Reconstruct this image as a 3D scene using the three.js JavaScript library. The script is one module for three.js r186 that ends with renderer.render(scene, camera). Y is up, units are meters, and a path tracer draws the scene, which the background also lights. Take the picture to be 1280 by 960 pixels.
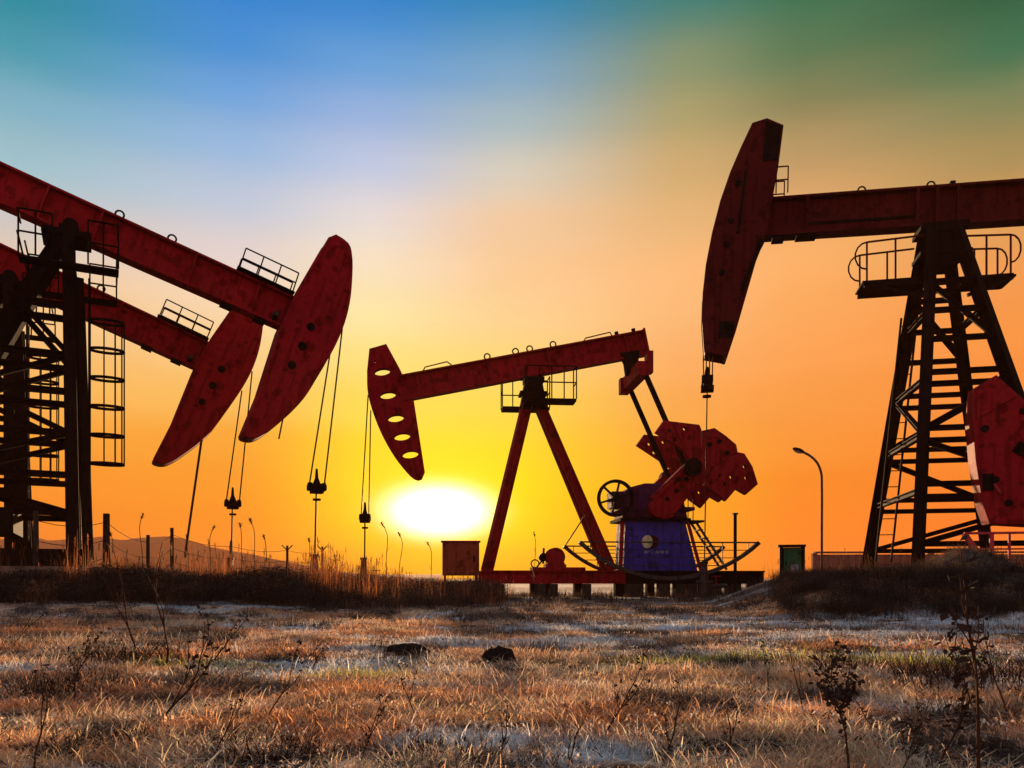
import * as THREE from 'three';
import { mergeGeometries } from 'three/addons/utils/BufferGeometryUtils.js';
import { FontLoader } from 'three/addons/loaders/FontLoader.js';
import { TextGeometry } from 'three/addons/geometries/TextGeometry.js';

// ------------------------------------------------------------------ camera, sky, sun, exposure
const scene = new THREE.Scene();
const EYE = 0.55;
const camera = new THREE.PerspectiveCamera(2 * Math.atan(724 / 1004) * 180 / Math.PI, 4 / 3, 0.1, 6000);
camera.position.set(0, EYE, 0);
camera.lookAt(0, EYE, -10);
camera.setViewOffset(1280, 1448, 0, 0, 1280, 960);     // a level lens shifted upwards: verticals stay vertical
const renderer = new THREE.WebGLRenderer({ antialias: true });
renderer.toneMapping = THREE.LinearToneMapping;
renderer.toneMappingExposure = 2.5;
renderer.shadowMap.enabled = true;

let seed = 20231;
const rnd = () => { seed |= 0; seed = seed + 0x6D2B79F5 | 0; let t = Math.imul(seed ^ seed >>> 15, 1 | seed); t = t + Math.imul(t ^ t >>> 7, 61 | t) ^ t; return ((t ^ t >>> 14) >>> 0) / 4294967296; };
const rr = (a, b) => a + (b - a) * rnd();
const clamp = (x, a = 0, b = 1) => Math.min(b, Math.max(a, x));
const smooth = (a, b, x) => { const t = clamp((x - a) / (b - a)); return t * t * (3 - 2 * t); };
const hash = (x, y) => { let h = Math.imul(x, 374761393) ^ Math.imul(y, 668265263); h = Math.imul(h ^ h >>> 13, 1274126177); return ((h ^ h >>> 16) >>> 0) / 4294967296; };
function vnoise(x, y, per = 0) {
  const xi = Math.floor(x), yi = Math.floor(y), fx = x - xi, fy = y - yi;
  const w = v => per ? ((v % per) + per) % per : v;
  const a = hash(w(xi), w(yi)), b = hash(w(xi + 1), w(yi)), c = hash(w(xi), w(yi + 1)), d = hash(w(xi + 1), w(yi + 1));
  const u = fx * fx * (3 - 2 * fx), v = fy * fy * (3 - 2 * fy);
  return a + (b - a) * u + (c - a) * v + (a - b - c + d) * u * v;
}
function fbm(x, y, o = 4, per = 0) { let s = 0, a = 0.5, n = 0; for (let i = 0; i < o; i++) { s += a * vnoise(x, y, per); n += a; a *= 0.5; x = x * 2 + (per ? 0 : 17.3); y = y * 2 + (per ? 0 : 9.1); per *= 2; } return s / n; }
const lin = c => c <= 0.04045 ? c / 12.92 : Math.pow((c + 0.055) / 1.055, 2.4);

const SUN_AZ = -5.2, SUN_EL = 4.8;                        // degrees: a little left of the view axis, just above the horizon
{
  // dusk sky: rows by elevation, columns by azimuth (sRGB), measured where the camera looks; unseen rear and zenith brightened to light ground and machines
  const AZ = [-180, -110, -32, -19, -10, 0, 12, 20, 32, 110, 180];
  const EL = [0, 3, 6, 9, 12, 15, 18, 21, 24, 27, 29.5, 32, 36, 60, 90];
  const T = [
    [[225, 190, 170], [228, 168, 131], [236, 118, 40], [248, 138, 30], [253, 165, 15], [255, 180, 10], [252, 155, 20], [250, 128, 30], [244, 112, 35], [231, 167, 130], [225, 190, 170]],
    [[225, 191, 175], [232, 176, 134], [248, 142, 40], [251, 148, 35], [254, 185, 20], [255, 200, 10], [253, 170, 20], [252, 135, 35], [248, 122, 38], [232, 170, 134], [225, 191, 175]],
    [[223, 193, 182], [231, 180, 141], [250, 150, 45], [251, 158, 45], [254, 200, 30], [255, 210, 15], [253, 175, 35], [252, 142, 42], [249, 132, 45], [231, 175, 141], [223, 193, 182]],
    [[221, 195, 188], [230, 186, 150], [250, 165, 60], [252, 172, 60], [254, 210, 45], [255, 212, 40], [252, 172, 60], [250, 152, 58], [249, 140, 55], [229, 178, 148], [221, 195, 188]],
    [[218, 196, 194], [228, 193, 164], [251, 185, 95], [252, 195, 100], [255, 222, 90], [255, 218, 85], [252, 172, 85], [252, 160, 75], [249, 146, 65], [227, 181, 155], [218, 196, 194]],
    [[214, 196, 199], [225, 197, 180], [251, 200, 135], [253, 212, 145], [255, 230, 130], [255, 218, 120], [252, 178, 105], [253, 166, 88], [248, 152, 72], [224, 183, 161], [214, 196, 199]],
    [[208, 195, 204], [218, 198, 192], [240, 205, 165], [250, 218, 180], [255, 234, 168], [254, 213, 148], [252, 188, 122], [252, 172, 96], [242, 158, 85], [218, 184, 168], [208, 195, 204]],
    [[202, 193, 207], [203, 195, 203], [205, 200, 195], [228, 214, 210], [251, 230, 198], [252, 206, 152], [251, 189, 125], [250, 178, 106], [220, 160, 92], [207, 183, 172], [202, 193, 207]],
    [[195, 191, 208], [183, 192, 207], [155, 195, 205], [192, 204, 222], [232, 222, 218], [245, 206, 165], [230, 182, 122], [222, 168, 108], [168, 146, 92], [187, 178, 173], [195, 191, 208]],
    [[188, 188, 209], [168, 185, 206], [120, 178, 198], [150, 188, 226], [190, 203, 230], [216, 208, 190], [206, 172, 116], [182, 152, 102], [120, 134, 92], [168, 172, 174], [188, 188, 209]],
    [[181, 185, 208], [145, 176, 198], [60, 155, 175], [110, 168, 224], [150, 182, 226], [168, 190, 195], [172, 162, 112], [130, 132, 90], [50, 115, 82], [142, 164, 170], [181, 185, 208]],
    [[175, 181, 206], [128, 169, 192], [18, 140, 158], [62, 146, 216], [100, 164, 220], [126, 170, 200], [135, 150, 112], [80, 122, 86], [8, 94, 66], [125, 155, 164], [175, 181, 206]],
    [[165, 175, 203], [118, 160, 187], [10, 126, 150], [10, 126, 208], [14, 130, 205], [20, 135, 185], [40, 125, 120], [15, 110, 80], [6, 84, 60], [117, 148, 160], [165, 175, 203]],
    [[138, 158, 188], [125, 153, 187], [96, 142, 186], [92, 140, 190], [92, 140, 190], [92, 140, 184], [92, 140, 172], [94, 140, 168], [98, 140, 166], [126, 153, 181], [138, 158, 188]],
    [[126, 148, 176], [126, 148, 176], [126, 148, 176], [126, 148, 176], [126, 148, 176], [126, 148, 176], [126, 148, 176], [126, 148, 176], [126, 148, 176], [126, 148, 176], [126, 148, 176]],
  ].map(r => r.map(c => c.map(v => lin(v / 255))));
  const W = 2048, Hh = 1024, data = new Float32Array(W * Hh * 4);
  const find = (A, v) => { let i = 0; while (i < A.length - 2 && v > A[i + 1]) i++; const t = clamp((v - A[i]) / (A[i + 1] - A[i])); return [i, t * t * (3 - 2 * t) * 0.5 + t * 0.5]; };
  for (let j = 0; j < Hh; j++) {
    const el = ((j + 0.5) / Hh - 0.5) * 180;
    for (let i = 0; i < W; i++) {
      let az = ((i + 0.5) / W - 0.25) * 360; if (az > 180) az -= 360;
      const streak = (fbm(az * 0.06 + 40, el * 0.35 + 9, 4) - 0.5);
      const [ai, at] = find(AZ, az), [ei, et] = find(EL, clamp(el + streak * (1.2 + 1.6 * Math.exp(-el / 9)), 0, 90));
      const o = (j * W + i) * 4;
      const dx = az - SUN_AZ, dy = el - SUN_EL;
      const r1 = Math.hypot(dx / 3.35, dy / 1.65), r2 = Math.hypot(dx / 7.5, dy / 5.5);
      const core = Math.exp(-Math.pow(r1, 3)) * 3.0, glow = Math.exp(-r2 * r2) * 0.55;
      const add = [core * 1.0 + glow, core * 0.95 + glow * 0.74, core * 0.8 + glow * 0.02];
      for (let k = 0; k < 3; k++) {
        const top = T[ei][ai][k] * (1 - at) + T[ei][ai + 1][k] * at, bot = T[ei + 1][ai][k] * (1 - at) + T[ei + 1][ai + 1][k] * at;
        data[o + k] = ((top * (1 - et) + bot * et) * (1 + streak * 0.09) + add[k]) / 2.5;
      }
      data[o + 3] = 1;
    }
  }
  const sky = new THREE.DataTexture(data, W, Hh, THREE.RGBAFormat, THREE.FloatType);
  sky.mapping = THREE.EquirectangularReflectionMapping; sky.magFilter = THREE.LinearFilter; sky.needsUpdate = true;
  scene.background = sky; scene.environment = sky;
  scene.fog = new THREE.FogExp2(new THREE.Color().setRGB(1, 0.38, 0.12), 0.0004);
}
const sun = new THREE.DirectionalLight(new THREE.Color().setRGB(1, 0.62, 0.33), 5);
{
  const a = SUN_AZ * Math.PI / 180, e = (SUN_EL + 0.7) * Math.PI / 180;
  sun.position.set(Math.sin(a) * Math.cos(e) * 80, Math.sin(e) * 80, -Math.cos(a) * Math.cos(e) * 80);
  sun.castShadow = true; sun.shadow.radius = 2; sun.shadow.mapSize.set(4096, 4096);
  Object.assign(sun.shadow.camera, { left: -40, right: 40, top: 30, bottom: -20, near: 1, far: 200 });
  scene.add(sun);
}

// ------------------------------------------------------------------ helpers
const V = (x, y, z) => new THREE.Vector3(x, y, z);
const taken = {};
const numbered = n => { const k = taken[n] = (taken[n] ?? -1) + 1; return k ? `${n}_${String(k).padStart(3, '0')}` : n; };
function boxUV(g) {                                       // uv in metres, projected along the main axis of each face's normal
  const p = g.attributes.position, n = g.attributes.normal, uv = new Float32Array(p.count * 2);
  for (let i = 0; i < p.count; i++) {
    const x = Math.abs(n.getX(i)), y = Math.abs(n.getY(i)), z = Math.abs(n.getZ(i));
    const a = z >= x && z >= y ? [p.getX(i), p.getY(i)] : y >= x ? [p.getX(i), p.getZ(i)] : [p.getZ(i), p.getY(i)];
    uv[2 * i] = a[0]; uv[2 * i + 1] = a[1];
  }
  g.setAttribute('uv', new THREE.BufferAttribute(uv, 2));
  return g;
}
function join(list) {
  const gs = list.map(g => { const q = g.index ? g.toNonIndexed() : g; for (const k of Object.keys(q.attributes)) if (k !== 'position' && k !== 'normal') q.deleteAttribute(k); return q; });
  return boxUV(gs.length > 1 ? mergeGeometries(gs) : gs[0]);
}
function part(name, geos, mat, parent) {
  const m = new THREE.Mesh(join([].concat(geos)), mat);
  m.name = parent === scene ? numbered(name) : name;
  m.castShadow = m.receiveShadow = true; parent.add(m);
  return m;
}
function thing(name, label, category, pos = [0, 0, 0], turn = 0, group) {
  const o = new THREE.Group(); o.name = numbered(name); o.position.set(...pos); o.rotation.y = turn;
  o.userData = { label, category }; if (group) o.userData.group = group;
  scene.add(o); return o;
}
const tag = (o, label, category, group, kind) => { if (label) o.userData.label = label; if (category) o.userData.category = category; if (group) o.userData.group = group; if (kind) o.userData.kind = kind; return o; };
const box = (w, h, d, x, y, z) => new THREE.BoxGeometry(w, h, d).translate(x, y, z);
function along(g, a, b, roll = 0) {                       // a geometry lying along x, moved onto the segment a-b
  const d = b.clone().sub(a).normalize(), up = Math.abs(d.y) > 0.9999 ? V(-1, 0, 0) : V(0, 1, 0);
  const z = d.clone().cross(up).normalize(), y = z.clone().cross(d);
  const m = new THREE.Matrix4().makeBasis(d, y, z); if (roll) m.multiply(new THREE.Matrix4().makeRotationX(roll));
  m.setPosition(a.clone().add(b).multiplyScalar(0.5));
  return g.applyMatrix4(m);
}
const bar = (a, b, h, w = h) => along(new THREE.BoxGeometry(a.distanceTo(b), h, w), a, b);
const rod = (a, b, r, n = 8) => along(new THREE.CylinderGeometry(r, r, a.distanceTo(b), n).rotateZ(-Math.PI / 2), a, b);
function channel(a, b, h, w, t = 0.02) {                  // an H-section lying along a-b
  const L = a.distanceTo(b), g = mergeGeometries([new THREE.BoxGeometry(L, t, w).translate(0, h / 2 - t / 2, 0), new THREE.BoxGeometry(L, t, w).translate(0, -h / 2 + t / 2, 0), new THREE.BoxGeometry(L, h - 2 * t, t)]);
  return along(g, a, b);
}
function plate(pts, t, z, holes = [], bevel = 0.02) {     // an outline in the machine's plane, t thick, centred on z
  const s = new THREE.Shape(pts.map(p => new THREE.Vector2(p[0], p[1])));
  for (const h of holes) { const q = new THREE.Path(); q.absellipse(h[0], h[1], h[2], h[3] ?? h[2], 0, Math.PI * 2, true, h[4] ?? 0); s.holes.push(q); }
  return new THREE.ExtrudeGeometry(s, { depth: t - 2 * bevel, bevelEnabled: true, bevelThickness: bevel, bevelSize: bevel, bevelOffset: -bevel, bevelSegments: 1, curveSegments: 10 }).translate(0, 0, z - t / 2 + bevel);
}
const disc = (r, t, x, y, z, n = 24) => new THREE.CylinderGeometry(r, r, t, n).rotateX(Math.PI / 2).translate(x, y, z);
const ring = (r, tube, x, y, z, n = 32) => new THREE.TorusGeometry(r, tube, 6, n).translate(x, y, z);

// ------------------------------------------------------------------ materials
function tex(n, f, srgb = true) {
  const d = new Uint8Array(n * n * 4);
  for (let j = 0; j < n; j++) for (let i = 0; i < n; i++) { const c = f(i / n, j / n), o = (j * n + i) * 4; for (let k = 0; k < 3; k++) d[o + k] = clamp(c[k]) * 255; d[o + 3] = 255; }
  const t = new THREE.DataTexture(d, n, n); t.magFilter = THREE.LinearFilter; t.wrapS = t.wrapT = THREE.RepeatWrapping;
  if (srgb) t.colorSpace = THREE.SRGBColorSpace; t.needsUpdate = true; return t;
}
// worn paint: mottled tone, rust spots and grime streaks
const paintMap = tex(1024, (u, v) => {
  const m = 0.6 * fbm(u * 8, v * 8, 5, 8) + 0.4 * fbm(u * 64, v * 64, 3, 64), s = fbm(u * 72, v * 6, 4, 72), r = smooth(0.62, 0.70, fbm(u * 24 + 3, v * 24, 5, 24));
  const k = 0.78 + 0.26 * m - 0.16 * smooth(0.5, 0.75, s);
  return [k * (1 - 0.22 * r), k * (1 - 0.2 * r), k * (1 - 0.25 * r)];
});
paintMap.repeat.set(0.2, 0.2);
const paintBump = tex(256, (u, v) => { const k = fbm(u * 16, v * 16, 4, 16); return [k, k, k]; }, false);
paintBump.repeat.set(1.2, 1.2);
const paint = (r, g, b, rough = 0.62, metal = 0, shine = 0.04) => new THREE.MeshPhysicalMaterial({ specularIntensity: shine, color: new THREE.Color().setRGB(r, g, b), map: paintMap, bumpMap: paintBump, bumpScale: 0.004, roughness: rough, metalness: metal, side: THREE.DoubleSide });
const M = {
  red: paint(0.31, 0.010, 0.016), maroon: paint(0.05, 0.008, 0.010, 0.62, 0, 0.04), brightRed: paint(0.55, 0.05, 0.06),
  black: paint(0.010, 0.007, 0.007, 0.75, 0, 0.02), steel: paint(0.06, 0.045, 0.04, 0.5, 0.3), cable: paint(0.07, 0.035, 0.02, 0.6, 0.2),
  blue: paint(0.05, 0.04, 0.30), purple: paint(0.10, 0.018, 0.06), concrete: paint(0.26, 0.17, 0.13, 0.9), cabinet: paint(0.30, 0.05, 0.025),
  green: paint(0.03, 0.15, 0.07), cream: paint(0.75, 0.62, 0.36), pale: paint(0.34, 0.30, 0.42), wall: paint(0.30, 0.10, 0.07, 0.9), wood: paint(0.05, 0.035, 0.028, 0.9),
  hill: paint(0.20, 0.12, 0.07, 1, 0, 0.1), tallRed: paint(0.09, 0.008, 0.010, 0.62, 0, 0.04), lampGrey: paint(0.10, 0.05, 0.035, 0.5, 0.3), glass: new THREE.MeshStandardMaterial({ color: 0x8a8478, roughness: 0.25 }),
};

// ------------------------------------------------------------------ ground
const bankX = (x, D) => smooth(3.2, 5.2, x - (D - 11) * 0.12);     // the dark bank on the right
function gh(x, z) {                                        // ground height
  const D = -z;
  let h = (fbm(x * 0.35 + 5, z * 0.35, 3) - 0.5) * 0.10 + (fbm(x * 1.7, z * 1.7 + 4, 3) - 0.5) * 0.075 + (fbm(x * 4.5, z * 6.5, 3) - 0.47) * 0.05;
  h -= 0.05 * smooth(0.5, 0.6, fbm(x * 0.55 + 12, z * 2.8, 4)) * smooth(5.2, 6.2, D) * smooth(14.5, 12.5, D);
  h *= smooth(30, 22, D) * 0.8 + 0.2;
  h += 0.20 * smooth(12.2, 14.2, D) * smooth(-2.2, -4.2, x) * smooth(40, 24, D);              // low berm under the scrub on the left
  h -= 0.05 * Math.exp(-Math.pow((D - 11.2) / 0.5, 2)) * smooth(-1, -3, x);                   // wheel rut before it
  const b = bankX(x, D);
  h += b * (0.46 + 0.16 * fbm(x * 0.8, D * 0.8, 3)) * smooth(10.6, 12.6, D) * smooth(24, 17, D);
  h += 0.55 * Math.exp(-Math.pow((x - 7.7) / 0.75, 2) - Math.pow((D - 13.6) / 0.9, 2));       // rubbish heap on the bank
  return h;
}
// what covers the ground at a place: weights of frost, green, dark soil, painted shade, straw
function cover(x, z) {
  const D = -z;
  const n1 = fbm(x * 0.8 + 31, z * 1.5 + 3, 4), n2 = fbm(x * 1.3 + 7, z * 2.4 - 8, 4), n3 = fbm(x * 2.6, z * 3.2, 3);
  const frostZone = 0.21 * smooth(-1.5, 2.5, x) * smooth(4.8, 5.8, D) * smooth(13, 10.5, D) + 0.03 * smooth(2.8, 2.3, D) - 0.06 * smooth(4.6, 4.2, D) * smooth(2.6, 3.0, D) - 0.06 * smooth(0, -2, x) * smooth(4, 6, D) + 0.06 * Math.exp(-Math.pow((D - 4.7) / 0.4, 2)) * smooth(-1.0, 0.3, x);
  const frost = smooth(0.56, 0.64, n1 + frostZone + (n3 - 0.5) * 0.16);
  const dark = smooth(0.56, 0.65, n2 + (n3 - 0.5) * 0.25 - 0.04 * smooth(4.8, 4.2, D) + 0.05 * smooth(5, 9, D) * smooth(-2, 2, x) + 0.03 * smooth(8, 13, D));
  const spot = (a, b, p, q) => Math.exp(-Math.pow((x - a) / p, 2) - Math.pow((D - b) / q, 2));
  const green = smooth(0.3, 0.6, (spot(1.3, 5.3, 0.8, 0.35) + spot(2.5, 5.15, 0.7, 0.25) + spot(-0.85, 4.45, 0.4, 0.22) + spot(-1.9, 4.9, 0.5, 0.2) + spot(5.4, 7.6, 1, 0.4)) * (0.4 + 1.1 * n3));
  const furrow = smooth(0.5, 0.6, fbm(x * 0.55 + 12, z * 2.8, 4)) * smooth(5.2, 6.2, D) * smooth(14.5, 12.5, D);
  const black = Math.max(bankX(x, D) * smooth(10.4, 11.3, D + (n3 - 0.5)) * smooth(30, 20, D), smooth(12.6, 13.8, D + (n3 - 0.5)) * smooth(-1.2, -3.4, x) * smooth(26, 18, D), 0.8 * smooth(16, 19, D) * smooth(27.5, 25, D));  // where shade under the scrub and on the bank is painted in
  return { frost: frost * (1 - furrow * 0.9), dark: Math.max(dark, furrow * smooth(-2.5, 1, x)), green, black, n1, n2, n3 };
}
const mix3 = (a, b, t) => [a[0] + (b[0] - a[0]) * t, a[1] + (b[1] - a[1]) * t, a[2] + (b[2] - a[2]) * t];
function coverColor(x, z) {
  const c = cover(x, z);
  let k = mix3([0.68, 0.36, 0.19], [0.74, 0.50, 0.36], smooth(0.35, 0.65, c.n2));
  k = mix3(k, [0.58, 0.22, 0.08], smooth(0.5, 0.7, fbm(x * 0.8 - 20, z * 1.3, 3)) * 0.7);
  k = mix3(k, [0.07, 0.045, 0.035], c.dark * 0.85);
  k = mix3(k, [0.62, 0.66, 0.68], c.frost * 0.8);
  k = mix3(k, [0.46, 0.42, 0.06], c.green * 0.9);
  k = mix3(k, [0.045, 0.032, 0.026], c.black * 0.95);  // darker soil colour carries that painted shade
  return k;
}
{
  const N = 2048, X0 = -24, X1 = 24, Z0 = 3, Z1 = -33, d = new Uint8Array(N * N * 4);
  const enc = v => 255 * (v <= 0.0031308 ? v * 12.92 : 1.055 * Math.pow(v, 1 / 2.4) - 0.055);
  for (let j = 0; j < N; j++) for (let i = 0; i < N; i++) {
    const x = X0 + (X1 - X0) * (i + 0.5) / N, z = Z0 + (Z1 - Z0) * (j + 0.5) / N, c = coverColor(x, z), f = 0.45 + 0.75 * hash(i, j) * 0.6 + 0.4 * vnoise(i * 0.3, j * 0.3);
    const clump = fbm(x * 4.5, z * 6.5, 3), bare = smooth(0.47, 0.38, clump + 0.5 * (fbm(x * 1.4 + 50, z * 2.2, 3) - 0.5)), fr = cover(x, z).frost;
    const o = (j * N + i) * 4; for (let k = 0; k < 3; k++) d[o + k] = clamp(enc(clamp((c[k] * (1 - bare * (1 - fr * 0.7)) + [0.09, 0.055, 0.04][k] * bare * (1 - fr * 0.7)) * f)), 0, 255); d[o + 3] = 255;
  }
  const t = new THREE.DataTexture(d, N, N); t.magFilter = THREE.LinearFilter; t.colorSpace = THREE.SRGBColorSpace; t.wrapS = t.wrapT = THREE.MirroredRepeatWrapping; t.needsUpdate = true;
  const bump = tex(512, (u, v) => { const k = fbm(u * 32, v * 32, 4, 32); return [k, k, k]; }, false); bump.repeat.set(30, 22);
  // one sheet: fine near the camera, coarse towards the horizon
  const xs = [], zs = [];
  for (let x = -24; x <= 24.001; x += 0.12) xs.push(x);
  for (let s = 1, x = 24; x < 900; s *= 1.5) { x += 2 * s; xs.push(x); xs.unshift(-x); }
  for (let z = 6; z >= -33; z -= z > -16 ? 0.08 : 0.2) zs.push(z);
  for (let s = 1, z = zs[zs.length - 1]; z > -900; s *= 1.5) { z -= 2 * s; zs.push(z); }
  zs.unshift(12, 9); zs.unshift(60, 25);
  const pos = [], uv = [], idx = [];
  for (const z of zs) for (const x of xs) { pos.push(x, Math.abs(x) > 60 || z < -90 || z > 20 ? 0 : gh(x, z), z); uv.push((x - X0) / (X1 - X0), (z - Z0) / (Z1 - Z0)); }
  for (let j = 0; j < zs.length - 1; j++) for (let i = 0; i < xs.length - 1; i++) { const a = j * xs.length + i, b = a + 1, c = a + xs.length, e = c + 1; idx.push(a, b, c, b, e, c); }
  const g = new THREE.BufferGeometry(); g.setAttribute('position', new THREE.Float32BufferAttribute(pos, 3)); g.setAttribute('uv', new THREE.Float32BufferAttribute(uv, 2)); g.setIndex(idx); g.computeVertexNormals();
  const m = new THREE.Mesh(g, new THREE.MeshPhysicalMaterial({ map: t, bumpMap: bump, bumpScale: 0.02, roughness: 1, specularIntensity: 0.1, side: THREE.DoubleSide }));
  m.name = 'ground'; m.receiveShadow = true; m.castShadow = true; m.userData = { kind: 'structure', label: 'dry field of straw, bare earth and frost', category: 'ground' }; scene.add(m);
}
{ // far hills on the left
  const pos = [], idx = [], nx = 90;
  for (let j = 0; j < 5; j++) for (let i = 0; i <= nx; i++) {
    const x = -620 + 560 * i / nx, px = 640 + x / 700 * 1004;
    const top = 36 * smooth(470, 120, px) * (0.62 + 0.6 * fbm(i * 0.13, 3, 4)) + 5;
    pos.push(x, j === 0 ? -1 : top * Math.pow(j / 4, 0.8) * (j < 4 ? 0.85 + 0.3 * vnoise(i * 0.5, j * 3) : 1), -640 - 30 * j);
  }
  for (let j = 0; j < 4; j++) for (let i = 0; i < nx; i++) { const a = j * (nx + 1) + i, c = a + nx + 1; idx.push(a, a + 1, c, a + 1, c + 1, c); }
  const g = new THREE.BufferGeometry(); g.setAttribute('position', new THREE.Float32BufferAttribute(pos, 3)); g.setIndex(idx); g.computeVertexNormals();
  tag(part('hills', g.toNonIndexed(), M.hill, scene), 'low reddish hills on the left horizon', 'hills', null, 'structure');
}

// ------------------------------------------------------------------ pumping units
const turnPt = (p, c, a) => { const x = p[0] - c[0], y = p[1] - c[1], C = Math.cos(a), S = Math.sin(a); return [x * C - y * S, x * S + y * C]; };
// the walking beam with its head: parts lie level in the beam's own frame, then tilt about the pivot
function beamFrame(mesh, pivot, tilt) { mesh.position.set(pivot[0], pivot[1], 0); mesh.rotation.z = tilt; return mesh; }
function iBeam(x0, x1, h, w, t = 0.05) {
  return [box(x1 - x0, t, w, (x0 + x1) / 2, h / 2 - t / 2, 0), box(x1 - x0, t, w, (x0 + x1) / 2, -h / 2 + t / 2, 0), box(x1 - x0, h - 2 * t, 0.10, (x0 + x1) / 2, 0, 0)];
}
function handrail(parent, x0, x1, y, z, h, n, mat, r = 0.018) {  // posts, two rails
  const g = [];
  for (let i = 0; i <= n; i++) { const x = x0 + (x1 - x0) * i / n; g.push(rod(V(x, y, z), V(x, y + h, z), r, 6)); }
  g.push(rod(V(x0, y + h, z), V(x1, y + h, z), r, 6), rod(V(x0, y + h * 0.5, z), V(x1, y + h * 0.5, z), r, 6));
  return part('handrail', g, mat, parent);
}
function eyeBolts(parent, list, y, mat) { for (const x of list) part('lifting_eye', [ring(0.09, 0.022, x, y + 0.10, 0, 16), box(0.16, 0.03, 0.1, x, y + 0.015, 0)], mat, parent); }
function bridle(o, top, bar2, z, wellY, mat, inner) {         // cables, carrier bar, clamp and polished rod
  const [tx, ty] = top, [bx, by] = bar2;
  for (const s of [-1, 1]) part('bridle_cable', rod(V(tx + (s < 0 ? inner[0] : 0), ty + (s < 0 ? inner[1] : 0), s * z * 0.5), V(bx + s * z, by + 0.05, s * z * 0.5), 0.02, 6), mat, o);
  const cb = part('carrier_bar', [box(2 * z + 0.1, 0.13, 0.3, bx, by, 0), box(0.30, 0.07, 0.26, bx, by - 0.11, 0), box(0.09, 0.2, 0.2, bx + z, by + 0.02, 0), box(0.09, 0.2, 0.2, bx - z, by + 0.02, 0)], M.black, o);
  part('rod_clamp', [new THREE.CylinderGeometry(0.05, 0.11, 0.16, 10).translate(bx, by + 0.15, 0), new THREE.CylinderGeometry(0.028, 0.05, 0.26, 8).translate(bx, by + 0.35, 0)], M.black, cb); part('rod_collar', new THREE.CylinderGeometry(0.10, 0.10, 0.05, 10).translate(bx, by - 0.30, 0), M.black, cb);
  part('polished_rod', rod(V(bx, by + 0.3, 0), V(bx + (bx - tx) * 0.1, wellY, 0), 0.022, 8), mat, o);
}
function cageLadder(o, u, y0, y1, ytop, z, r, mat) {
  const l = part('ladder', [rod(V(u - r, y0 - 1.6, z - 0.24), V(u - r, ytop, z - 0.24), 0.03, 6), rod(V(u - r, y0 - 1.6, z + 0.24), V(u - r, ytop, z + 0.24), 0.03, 6)], mat, o);
  for (let y = y0 - 1.5; y < ytop; y += 0.3) part('rung', rod(V(u - r, y, z - 0.24), V(u - r, y, z + 0.24), 0.014, 6), mat, l);
  const n = 6;
  for (let i = 0; i < n; i++) { const y = y0 + (y1 - y0) * i / (n - 1); part('cage_hoop', new THREE.TorusGeometry(r, 0.024, 6, 28).rotateX(Math.PI / 2).scale(1, 1.5, 0.6).translate(u, y, z), mat, l); }
  for (const a of [-100, -62, -30, 0, 62, 100]) { const t = a * Math.PI / 180; part('cage_bar', bar(V(u + r * Math.cos(t), y0, z + 0.6 * r * Math.sin(t)), V(u + r * Math.cos(t), y1, z + 0.6 * r * Math.sin(t)), 0.03, 0.03), mat, l); }
}
const curved = (pts, a, b, n) => { const c = new THREE.CatmullRomCurve3(pts.slice(a, b + 1).map(p => V(p[0], p[1], 0))).getPoints(n).map(p => [p.x, p.y]); return [...pts.slice(0, a), ...c, ...pts.slice(b + 1)]; };
const sparseBolts = (list, z, r = 0.05, t = 0.06) => list.map(([x, y]) => disc(r, t, x, y, z, 10));

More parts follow.
